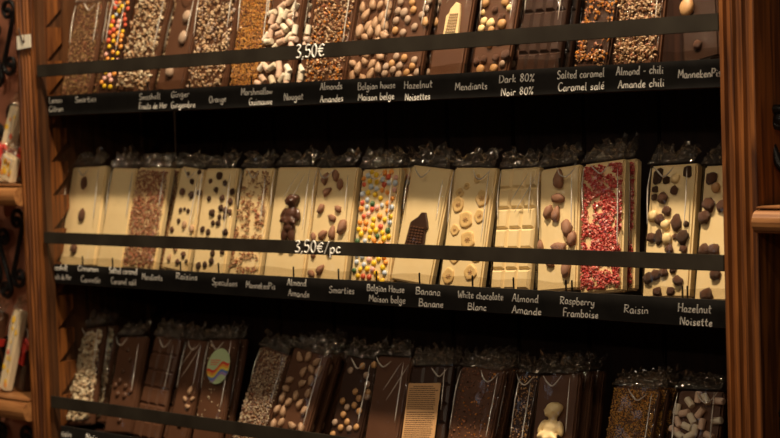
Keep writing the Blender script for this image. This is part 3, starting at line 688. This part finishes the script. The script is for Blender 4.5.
q = ((536.5, 291), (540.5, 167), (580, 167), (576, 294))
AL = [('almond', 560.5, 179.6, .0225, 1, 0), ('almond', 559, 198.8, .0195, 1.0, 1.4), ('almond', 549.4, 212, .0190, 1, -.35), ('almond', 557.3, 214.6, .0185, 1, -.2), ('almond', 568, 228.5, .0225, 1, .15), ('almond', 574, 238.7, .020, 1, -.2), ('almond', 559.7, 247.5, .021, 1, 1.45), ('almond', 567.3, 270, .021, 1, 3.0), ('almond', 550.6, 263, .015, 1, 1.2), ('almond', 541.5, 246, .014, 1, .2)]
bar('2', 'M', q, 'white', 'white bar with sparse brown almonds just left of the red raspberry bar', tops=AL, t=0.011)
q = ((580, 294), (584, 162), (624.5, 161), (621.5, 297))
bar('2', 'N', q, 'white', 'white bar thickly covered with red raspberry pieces, facing the front', crumb=[dict(n=2500, s=0.0042, m=[('rasp', 2), ('rasp2', 1.8), ('c_pnk', .4)], clump=0.1, name='raspberry_topping')], behind=1, t=0.012)
q = ((641.5, 297), (652, 165), (697, 164), (689, 300))
OO = [('raisin', 658.6, 177, .0155, 1.5, -.3), ('raisin', 667, 180, .012), ('raisin', 688.8, 172, .013, 1.4, 0), ('wnut', 676, 178.6, .014), ('craisin', 675, 190.4, .013), ('raisin', 656, 189.6, .010), ('raisin', 654.7, 197.5, .010), ('craisin', 663.6, 198.3, .017), ('craisin', 667.8, 211.4, .014), ('wnut', 653.4, 216.4, .016), ('craisin', 660.7, 219.8, .016), ('wnut', 666.5, 225, .015), ('craisin', 677.3, 223.7, .0175, 1.3, .2), ('raisin', 686.5, 224, .009),
      ('craisin', 652.3, 238, .0145), ('raisin', 659.4, 238, .014, 1.5, .2), ('wnut', 667.8, 238.7, .017), ('raisin', 683.8, 238, .018, 1.2, -.6), ('craisin', 675, 237, .008), ('craisin', 670, 249.5, .014), ('craisin', 684.4, 249.5, .012), ('raisin', 648.8, 279, .016), ('craisin', 656.3, 275, .016), ('craisin', 665, 272.5, .013), ('raisin', 673.4, 270, .011), ('craisin', 678.6, 281, .0175, .8, 1.2), ('craisin', 658.4, 292, .014), ('craisin', 671, 291.7, .013), ('craisin', 662, 262, .013), ('raisin', 676, 260, .012)]
bar('2', 'O', q, 'white', 'white bar with clusters of dark raisins and pale hazelnuts at the right end', tops=[(o[0], o[1], o[2], o[3]*.88)+tuple(o[4:]) for o in OO], t=0.012)
q = ((693.5, 300), (705, 165), (745, 165), (735, 302))
PP = [('craisin', 712.2, 179, .0155), ('hazel', 716.4, 187.8, .013), ('craisin', 710, 205.4, .017), ('craisin', 704, 218, .0165), ('craisin', 705.4, 250.5, .0165), ('craisin', 715.3, 250, .015), ('craisin', 722, 206.7, .014), ('craisin', 716, 274, .0155), ('craisin', 708, 295, .017)]
bar('2', 'P', q, 'white', 'last white bar of the middle shelf, partly hidden by the right upright', tops=PP, t=0.012)

# ---- bottom row
q = ((61, 430), (75, 327), (105.6, 328), (90, 430))
bar('3', 'a', q, 'milk', 'leftmost bar of the bottom shelf, heaped with large pale nut chunks', crumb=dict(n=900, s=0.0078, m=[('cream_c', 4), ('pale_c', 2), ('tan_c', .5)]), tops=[('wnut', 75, 387, .013), ('wnut', 80, 370, .011)], behind=1)
q = ((103, 437), (119.5, 335), (147, 338), (129, 440))
cb = [('ball', 120.5, 381, .0105), ('ball', 126, 386.5, .0105), ('ball', 131, 391, .0105), ('ball', 116, 385.5, .0105), ('ball', 118, 394, .0105), ('ball', 125, 395.5, .0105), ('ball', 123, 371, .009), ('ball', 131, 360, .009), ('ball', 112, 412, .010), ('ball', 120, 420, .010), ('ball', 128, 350, .009)]
bar('3', 'c', q, 'milk', 'bar topped with small round chocolate balls second from left on the bottom shelf', tops=cb, h=0.0075)
q = ((131, 438), (153, 337), (181, 338), (155, 440))
bar('3', 'd', q, 'milk', 'brown tablet of moulded squares on the bottom shelf left of the sticker bar', tablet=(3, 6), behind=1, h=0.001, amp=1.2)
q = ((164, 440), (188, 340), (208, 340), (190, 442))
q = ((165, 442), (188, 340), (207.5, 340), (186.5, 442))
bar('3', 'e', q, 'milk', 'milk bar with a little almond flower just left of the oval sticker', tops=[('palmond', 191, 391, .013, 1, -.2), ('palmond', 185.5, 399, .010, 1, .9), ('palmond', 193, 399, .010, 1, -.8), ('palmond', 188, 406.5, .011, 1, 1.4), ('palmond', 180, 425, .011, 1, 1.4)], h=0.003, amp=1.5)
q = ((191, 443), (208.5, 339), (237, 340), (218, 444))
bar('3', 'f', q, 'milk', 'milk bar wearing an oval rainbow sticker on the bottom shelf', crumb=dict(n=60, s=0.0026, m=[('cream_c', 1)], y0=0.02), h=0.001, behind=1)
q = ((231, 445), (259.4, 350), (291, 351), (260, 448))
bar('3', 'g', q, 'milk', 'bar coated in very fine pale grey crumbs left of the almond bar', crumb=dict(n=2400, s=0.0025, m=[('grey_c', 2), ('cream_c', 2), ('tan_c', 1), ('brown_c', .6)]))
q = ((264, 448), (294, 350), (330, 354), (303, 452))
hal = [(308, 130, .7), (340, 130, -.2), (372, 150, -.6), (322, 188, -.3), (352, 178, 1), (270, 218, -1), (318, 232, -.9), (350, 220, .1), (255, 250, 1.5), (243, 285, -.1), (293, 277, .1), (340, 268, -.1), (308, 310, -.4), (265, 303, -.6), (222, 330, -.3), (245, 338, .2), (325, 335, -.5), (237, 380, -.2), (278, 390, 1.3), (312, 400, .5), (208, 385, .2), (380, 185, -.3)]
bar('3', 'h', q, 'milk', 'milk bar with big pale whole almonds on the bottom shelf', tops=[('palmond', a/3.81+220, b/3.81+323, .0155, 1.0, r) for a, b, r in hal] + [('palmond', 262, 435, .015), ('palmond', 280, 440, .015)], behind=2, h=0.004)
q = ((328, 436), (350, 357), (377, 360), (362.5, 440))
hn = [(500, 182), (545, 165), (590, 160), (563, 235), (518, 262), (532, 288), (565, 282), (470, 298), (515, 315), (487, 322), (533, 337), (473, 350), (440, 380), (487, 378), (463, 400), (495, 404), (522, 398), (433, 425), (560, 200), (590, 270)]
bar('3', 'i', q, 'dark', 'dark bar with round golden hazelnuts on the bottom shelf', tops=[('ghazel' if k % 3 == 0 else 'hazel', a/3.81+220, b/3.81+323, .0105) for k, (a, b) in enumerate(hn)], h=0.005)
q = ((364, 437), (379, 355), (411, 358), (399.5, 440))
bar('3', 'j', q, 'milk', 'plain milk bar in slack glossy film left of the printed label bar', h=0.004, amp=2.6)
q = ((402, 438), (412, 365), (451, 367), (443, 440))
bar('3', 'k', q, 'dark', 'dark tablet with a printed kraft paper label on the bottom shelf', tablet=(3, 6), h=0.0012, behind=1)
q = ((446, 438), (463, 367), (504, 371), (492, 440))
bar('3', 'l', q, 'milk', 'milk bar speckled with fine red brown flakes right of the label bar', crumb=dict(n=420, s=0.0028, m=[('brown_c', 2), ('amber_c', 1), ('dark', 1.5)]), h=0.003, behind=2)
q = ((508, 440), (524, 373), (536, 374), (528, 440))
bar('3', 'm', q, 'dark', 'dark bar sprinkled with pale sesame grains beside the figure bar', crumb=dict(n=420, s=0.0030, m=[('tan_c', 2), ('gold_c', 1)]))
q = ((532, 438), (540, 374), (579.5, 376), (574.5, 440))
bar('3', 'n', q, 'milk', 'milk bar with a white chocolate child figure on the bottom shelf', h=0.007, behind=2, amp=1.2)
q = ((604.6, 438), (616, 388), (659, 388), (653, 440))
bar('3', 'o', q, 'milk', 'bar coated in fine golden sugar crumbs on the bottom shelf', crumb=dict(n=3800, s=0.0022, m=[('gold_c', 5), ('olive_c', 1.5), ('amber_c', .5)]), behind=2)
q = ((673, 440), (679, 390), (724, 392), (719, 441))
mm = [(500, 305), (533, 285), (562, 292), (480, 345), (450, 330), (540, 345), (508, 367), (455, 380), (490, 397), (547, 387), (520, 410), (437, 410), (460, 428), (575, 432), (500, 432), (620, 300), (605, 375)]
bar('3', 'p', q, 'milk', 'milk bar with pastel marshmallow pieces at the right end of the bottom shelf', tops=[('marsh', a/3.81+560, b/3.81+323, .0078, 1.0, (a*3+b) % 29/9) for a, b in mm], t=0.010, h=0.007)

# ---- reliefs, figures, labels that ride on single bars
def local_poly(key, pts):
    root, O, n, MW, wd, L, t, h = CATALOG[key]; inv = MW.inverted()
    return [((inv @ hit(x, y, O, n)).x, (inv @ hit(x, y, O, n)).y) for x, y in pts]
def relief(key, pts, m, z1, name, grooves=0):
    root, O, n, MW, wd, L, t, h = CATALOG[key]
    pl = local_poly(key, pts); bm = prism(bmesh.new(), pl, 0.0, z1, 'z')
    bmesh.ops.bevel(bm, geom=[e for e in bm.edges if all(v.co.z > z1*.9 for v in e.verts)], offset=0.0006, segments=1, affect='EDGES')
    o = obj(name, bm, m, root)
    if grooves:
        xs = [p[0] for p in pl]; ys = [p[1] for p in pl]; bm = bmesh.new(); rnd = random.Random(3)
        y = min(ys)+0.004
        while y < min(ys)+(max(ys)-min(ys))*0.62:
            x0, x1 = min(xs)+0.003, max(xs)-0.004
            x0 = max(x0, min(xs)+0.003+(y-min(ys))*0.12)
            k = 5; d = (x1-x0)/k
            for i in range(k): box(bm, x0+i*d+.0004, x0+(i+1)*d-.0004, y, y+0.0022, z1*.9, z1+0.0016, bev=0.0004)
            y += 0.0036
        obj('window_relief', bm, 'milk' if m == 'dark' else 'pale_c', o)
    return o
relief('2J', [(422.8, 212.7), (426.7, 212.7), (428.3, 222), (428.8, 228), (426.7, 231), (424.8, 246), (403.6, 250), (406, 244), (410.8, 226), (412, 222), (419.4, 217)], 'dark', 0.003, 'house_relief', 1)
relief('1k', [(457.6, 2.5), (461.2, 4), (461, 16), (459, 36), (444.3, 36), (447.5, 16.5), (450.6, 13.4), (451.8, 9.2)], 'white', 0.003, 'house_relief', 1)
def figure(key, head, foot, m, s=1.0):
    """small moulded child: one continuous relief figure, head, arms folded, legs"""
    root, O, n, MW, wd, L, t, h = CATALOG[key]; inv = MW.inverted()
    a = inv @ hit(*head, O, n); b = inv @ hit(*foot, O, n); ax = Vector((a.x-b.x, a.y-b.y, 0)); H = ax.length*1.12
    rot = Matrix.Rotation(math.atan2(-ax.x, ax.y), 4, 'Z')
    bm = bmesh.new()
    def bl(x, y, z, rx, ry, rz, ang=0): blob(bm, rx*H, ry*H, rz*H, Matrix.Translation((x*H, y*H, z*H)) @ Matrix.Rotation(ang, 4, 'Z'), sub=2)
    bl(-.01, 0.875, 0.07, .115, .13, .11); bl(-.105, .855, .115, .028, .026, .035); bl(-.075, .905, .150, .018, .012, .015); bl(.0, .905, .175, .018, .012, .012); bl(-.065, .80, .150, .03, .012, .02); bl(0.03, .92, .06, .10, .085, .10); bl(.05, .86, .17, .02, .035, .02); bl(-.09, .80, .09, .04, .03, .04)   # head, cheek, hair
    bl(0.0, .75, .05, .06, .07, .05); bl(0, .62, .055, .135, .13, .085); bl(-.01, .48, .06, .13, .12, .09); bl(0.0, .37, .055, .13, .10, .08)
    bl(-.15, .62, .06, .05, .13, .05, -.35); bl(.15, .62, .06, .05, .13, .05, .30); bl(-.10, .50, .11, .045, .10, .045, -1.0); bl(.09, .48, .11, .045, .10, .045, 1.0); bl(-.02, .45, .13, .04, .04, .04)
    bl(-.07, .23, .05, .07, .15, .065, -.08); bl(.08, .22, .05, .065, .15, .06, .12); bl(-.08, .07, .04, .05, .12, .05, .05); bl(.10, .07, .04, .05, .12, .05, .05)
    bl(-.10, -.03, .05, .07, .035, .05); bl(.12, -.03, .05, .07, .035, .05)
    me = bpy.data.meshes.new('child_figure'); bm.to_mesh(me); bm.free()
    o = bpy.data.objects.new('child_figure', me); C.objects.link(o); me.materials.append(M[m]); o.parent = root
    o.matrix_local = Matrix.Translation((b.x, b.y, -0.0008)) @ rot @ Matrix.Diagonal((s, 1, 1, 1))
    rm = o.modifiers.new('merge', 'REMESH'); rm.mode = 'VOXEL'; rm.voxel_size = H*0.020; rm.use_smooth_shade = True
    sm = o.modifiers.new('soften', 'SMOOTH'); sm.factor = 0.5; sm.iterations = 3
    return o
figure('2G', (295, 200), (287.5, 247), 'choc_fig', 1.3)
figure('3n', (556.6, 410), (546, 470), 'white_nut', 1.15)
# printed kraft label
root, O, n, MW, wd, L, t, h = CATALOG['3k']
z0 = h+0.0034
pl = local_poly('3k', [(411, 384), (444.5, 386), (438.5, 445), (401.5, 442)])
x0, x1 = min(p[0] for p in pl)+.001, max(p[0] for p in pl)-.001; y1 = max(p[1] for p in pl); y0 = y1-0.088
lab = obj('printed_label', bx(x0+.003, x1-.003, y0, y1, z0, z0+0.0002), 'paper', root)
bm = bmesh.new(); rnd = random.Random(5); y = y1-0.004; k = 0
while y > y0+0.003:
    x = x0+.006+(0.006 if k in (0,) else 0); xe = x1-.006-(rnd.random()*.006)-(0.006 if k == 0 else 0)
    while x < xe:
        d = rnd.uniform(.0012, .0042); box(bm, x, min(x+d, xe), y-0.0008, y+0.0004, z0+0.0002, z0+0.0003); x += d+.0007
    y -= 0.0026 if k != 11 else 0.0045; k += 1
obj('print', bm, 'ink', lab)
# oval rainbow sticker
root, O, n, MW, wd, L, t, h = CATALOG['3f']
c = local_poly('3f', [(221.6, 367)])[0]; ra, rb = 0.0235, 0.0255; z0 = h+0.0036
def oval_clip(pts):  # keep inside the oval
    out = []
    for x, y in pts:
        k = math.hypot(x/ra, y/rb)
        out.append((x/k*.985, y/k*.985) if k > .985 else (x, y))
    return out
ra = wd*0.40
st = obj('oval_sticker', prism(bmesh.new(), [(c[0]+ra*cos(a*2*pi/48), c[1]+rb*sin(a*2*pi/48)) for a in range(48)], z0, z0+0.0003, 'z'), 'st_green', root)
for k, mm_ in enumerate(('st_red', 'st_or', 'st_ye', 'st_bl', 'st_vi')):
    bm = bmesh.new(); up_, lo_ = [], []
    for i in range(25):
        u = -1+2*i/24; yb = (0.34*u+0.14*sin(u*5.0))*rb - 0.0016 - k*0.0036
        a = (u*ra*.97, yb+0.0020); b = (u*ra*.97, yb-0.0018); lim = rb*.97*math.sqrt(max(0, 1-(u*.97)**2))
        up_.append((a[0], max(-lim, min(lim, a[1])))); lo_.append((b[0], max(-lim, min(lim, b[1]))))
    va = [bm.verts.new((c[0]+x, c[1]+y, z0+0.0005)) for x, y in up_]; vb = [bm.verts.new((c[0]+x, c[1]+y, z0+0.0005)) for x, y in lo_]
    for i in range(24):
        if up_[i][1]-lo_[i][1] > 1e-4 or up_[i+1][1]-lo_[i+1][1] > 1e-4: bm.faces.new((vb[i], vb[i+1], va[i+1], va[i]))
    obj('rainbow_stripe', bm, mm_, st)
bm = bmesh.new()
for j in range(3):
    for i in range(7-j): box(bm, c[0]-ra*.75+i*.0030, c[0]-ra*.75+i*.0030+.0021, c[1]+.0075-j*.0030, c[1]+.0090-j*.0030, z0+.0003, z0+.0006)
obj('sticker_lettering', bm, 'st_red', st)

# ------------------------------------------------------------------ hanging tag on the left upright
p = at(23.5, 42, -0.003)
tg = thing('plastic_tag', 'small white square plastic tag with a keyhole on the left upright', 'tag', p)
bm = bmesh.new(); s = 0.0135
outer = [(-s*1.3, -s*.8), (s*1.3, -s*.65), (s*1.3, s*.8), (s*.16, s*.8), (s*.16, s*.3), (s*.28, 0), (0.0, -s*.25), (-s*.28, 0), (-s*.16, s*.3), (-s*.16, s*.8), (-s*1.3, s*.7)]
prism(bm, outer, 0.0, 0.0015, 'y')
obj('plate', bm, 'tag', tg)
bm = bmesh.new(); tube(bm, [(0.0, -.001, -.002), (-.003, -.0015, .006), (-.008, -.001, .016), (-.013, 0.001, .020), (-.0185, .006, .022)], 0.0011, 6)
obj('cord', bm, 'cord', tg)

# ------------------------------------------------------------------ neighbouring bays
def spiral(cx, cz, r0, turns, a0, sgn=1, n=34, shrink=0.12):
    out = []
    for i in range(n+1):
        t = i/n; a = a0+sgn*turns*2*pi*t; r = r0*(1-(1-shrink)*t); out.append((cx+r*cos(a), cz+r*sin(a)))
    return out
def scrolls(name_root, x0, x1, z0, z1, y, rr, cell, seed=0, parent=None):
    """wrought iron scrollwork: mirrored C and S scrolls in repeating cells"""
    zc = z0; row = 0; k = 0
    while zc < z1-0.01:
        xx = x0; col = 0
        while xx < x1-0.01:
            s = 1 if (row+col) % 2 == 0 else -1; cx, cz = xx+cell/2, zc+cell/2
            a = spiral(cx-s*cell*.10, cz+cell*.22, cell*.27, 1.35, -s*0.3+(pi if s < 0 else 0), s)
            b = spiral(cx+s*cell*.10, cz-cell*.24, cell*.24, 1.30, pi-s*0.3+(pi if s < 0 else 0), s)
            pts = a[::-1]+b
            bm = bmesh.new()
            tube(bm, [(px_, y, pz_) for px_, pz_ in pts], rr, 6, taper=[0.75+0.45*sin(pi*min(1, i/len(pts))) for i in range(len(pts))])
            blob(bm, rr*2, rr*1.4, rr*2, Matrix.Translation((a[-1][0], y, a[-1][1])), sub=1)
            blob(bm, rr*2, rr*1.4, rr*2, Matrix.Translation((b[-1][0], y, b[-1][1])), sub=1)
            P('iron_scroll', bm, 'iron', parent, True)
            xx += cell; col += 1
        zc += cell*1.25; row += 1
pl_ = thing('iron_scroll_screen', 'black wrought iron scroll screen on a rust brown backing in the left bay', 'screen', (-0.95, 0.09, -0.5))
P('backing', bx(-1.20, XL0-0.002, 0.10, 0.106, -0.60, 0.50), 'copper', pl_)
def s_scroll(ax, az, bx_, bz, r_, y, parent, flip=1):
    A = spiral(ax, az, r_, 1.35, 0 if flip > 0 else pi, -flip); B = spiral(bx_, bz, r_, 1.35, pi if flip > 0 else 0, -flip)
    A = [(p_[0], p_[1]) for p_ in spiral(ax, az, r_, 1.35, 0 if flip > 0 else pi, flip)]
    B = [(p_[0], p_[1]) for p_ in spiral(bx_, bz, r_, 1.35, pi if flip > 0 else 0, flip)]
    pts = A[::-1]+[((A[0][0]+B[0][0])/2, (A[0][1]+B[0][1])/2)]+B
    bm = bmesh.new(); n_ = len(pts)
    tube(bm, [(a_, y, b_) for a_, b_ in pts], 0.0031, 7, taper=[0.7+0.65*sin(pi*i/(n_-1)) for i in range(n_)])
    for e in (pts[0], pts[-1]): blob(bm, .0052, .004, .0052, Matrix.Translation((e[0], y, e[1])), sub=2)
    P('iron_scroll', bm, 'iron', parent, True)
sx0 = at(8, 11, 0.088).x
for col_ in range(3):
    for ya, yb in ((-95, -40), (11, 64), (115, 168), (220, 276), (328, 384), (434, 490)):
        za_, zb__ = at(10, ya, 0.088).z, at(10, yb, 0.088).z
        s_scroll(sx0-col_*0.072, za_, sx0-col_*0.072, zb__, 0.0185, 0.088, pl_, 1 if col_ % 2 == 0 else -1)
        s_scroll(sx0-col_*0.072-0.034, za_-0.03, sx0-col_*0.072-0.034, zb__-0.02, 0.0165, 0.084, pl_, -1 if col_ % 2 == 0 else 1)
for xx in (-1.02,):
    P('iron_bar', bx(xx-0.004, xx+0.004, 0.084, 0.094, -0.60, 0.50, bev=0.001), 'iron', pl_)

def side_shelf(x0, x1, ztop, th, label, nose_left=False):
    s = thing('wooden_shelf', label, 'shelf', ((x0+x1)/2, 0.03, ztop-th), 'oak shelves of the neighbouring bays')
    prof = []
    for k in range(9):                      # rounded nose towards the room
        a = pi/2+pi*k/8; prof.append((-0.004+0.010*cos(a), ztop-th/2-0.002+(th/2-0.002)*sin(a)))
    prof = [(0.078, ztop-.0025), (0.004, ztop-.0025)]+prof+[(0.078, ztop-th)]
    P('board', prism(bmesh.new(), prof, x0, x1, 'x'), 'wood_h', s)
    P('upper_moulding', bx(x0, x1, -0.006, 0.078, ztop-0.0024, ztop, bev=0.001), 'wood_h', s)
    return s
za = at(6, 185, -0.01).z; zb_ = at(6, 206, -0.01).z
side_shelf(-1.20, XL0-0.001, za, za-zb_, 'oak shelf with rounded nose in the left bay under the flowery packets')
za2 = at(6, 398, -0.01).z; zb2 = at(6, 419, -0.01).z
side_shelf(-1.20, XL0-0.001, za2, za2-zb2, 'lower oak shelf of the left bay near the bottom left corner')
zr = at(768, 207, -0.012).z; zrb = at(768, 234, -0.012).z
side_shelf(XR1+0.002, 0.80, zr, zr-zrb, 'oak shelf end with rounded nose right of the right upright')
pr = thing('iron_scroll_screen', 'dark panel with black iron scrolls at the right edge of the photo', 'screen', (0.66, 0.11, -0.5))
P('backing', bx(XR1+0.001, 0.80, 0.10, 0.106, -0.60, 0.50), 'wood_d', pr)
def scroll_at(px, py, r, sgn, a0, y=0.036):
    c_ = at(px, py, y); bm = bmesh.new(); s_ = spiral(c_.x, c_.z, r, 1.4, a0, sgn)
    tube(bm, [(a, y, b) for a, b in s_], 0.0042, 7, taper=[1.3-0.5*i/len(s_) for i in range(len(s_))])
    e = s_[-1]; blob(bm, .0075, .006, .0075, Matrix.Translation((e[0], y, e[1])), sub=2)
    f0 = s_[0]; tube(bm, [(f0[0], y, f0[1]), (f0[0]+.002, y, f0[1]-.02), (f0[0]+.012, y, f0[1]-.045), (f0[0]+.03, y, f0[1]-.065)], 0.0048, 7)
    P('iron_scroll', bm, 'iron', pr, True)
scroll_at(779, 120, 0.0135, -1, pi); scroll_at(785, 424, 0.0135, -1, pi)

# goods in the left bay
def packet(label, px_bl, px_tl, wdt, L, m, deco, ribbon, y=0.02, t=0.014, lean=R(8), zf=None, behind=False, rnd_seed=1):
    z = zf; b = at(*px_bl, y); tpt = at(*px_tl, y+L*sin(lean))
    ga = math.atan2(tpt.x-b.x, L)
    ex = Vector((1, 0, 0)); up = Vector((0, sin(lean), cos(lean))); n = Vector((0, -cos(lean), sin(lean)))
    Y = ex*sin(ga)+up*cos(ga); X = ex*cos(ga)-up*sin(ga)
    O = Vector((b.x+wdt/2, y, z+t*sin(lean)+abs(wdt/2*sin(ga))+.0005))
    MW = Matrix((X, Y, n)).transposed().to_4x4(); MW.translation = O
    root = thing('gift_packet', label, 'gift packet', group='wrapped gift packets in the left bay', mw=MW)
    obj('sleeve', bx(-wdt/2, wdt/2, 0, L, -t, 0, bev=0.002), m, root)
    rnd = random.Random(rnd_seed)
    if deco:
        for k in range(deco):
            bm = bmesh.new(); cx, cy = rnd.uniform(-wdt*.36, wdt*.36), rnd.uniform(.01, L-.01); r = rnd.uniform(.003, .0055)
            for q in range(5): blob(bm, r*.55, r*.35, .0005, Matrix.Translation((cx+cos(q*1.257)*r*.6, cy+sin(q*1.257)*r*.6, .0005)) @ Matrix.Rotation(q*1.257, 4, 'Z'), sub=1)
            obj('printed_flower', bm, rnd.choice(['c_yel', 'c_org', 'c_red', 'c_yel']), root)
    if ribbon:
        bm = bx(-wdt/2-.001, wdt/2+.001, L*ribbon-.006, L*ribbon+.006, -t-.001, .001)
        for sg in (-1, 1):
            lp = [(sg*.002, L*ribbon, .002), (sg*.010, L*ribbon+.008, .008), (sg*.018, L*ribbon+.003, .008), (sg*.014, L*ribbon-.006, .005), (sg*.002, L*ribbon, .002)]
            tube(bm, lp, .0028, 6)
            tube(bm, [(0, L*ribbon, .003), (sg*.006, L*ribbon-.014, .005), (sg*.005, L*ribbon-.034, .004)], .003, 6)
        obj('ribbon', bm, 'ribbon', root)
    wrapper(root, wdt, L, t, 0.001, rnd_seed*7, fin=0.020)
    return root
packet('tall pale packet with golden flowers and a red ribbon above the left bay shelf', (-8, 178), (10, 100), 0.026, 0.120, 'cream', 12, 0.42, zf=za, y=0.030, rnd_seed=2)
packet('short white packet printed with yellow and red flowers on the left bay shelf', (-2, 184), (3, 150), 0.034, 0.040, 'cream', 16, 0, zf=za, y=0.008, rnd_seed=5, lean=R(4), t=0.012)
packet('red tied packet standing beside the left upright on the left bay shelf', (14, 184), (18, 110), 0.022, 0.085, 'milk', 0, 0.5, zf=za, y=0.045, rnd_seed=7)
packet('cream flowery packet tilted to the right on the lower left bay shelf', (-2, 396), (14, 300), 0.022, 0.130, 'cream', 14, 0, zf=za2, y=0.020, rnd_seed=9)
packet('dark red ribboned packet left of the cream one on the lower left shelf', (-24, 396), (-6, 300), 0.028, 0.125, 'milk', 0, 0.62, zf=za2, y=0.024, rnd_seed=11)
packet('dark brown packet close to the left upright on the lower left shelf', (14, 396), (24, 300), 0.026, 0.105, 'dark', 0, 0.70, zf=za2, y=0.040, rnd_seed=12)
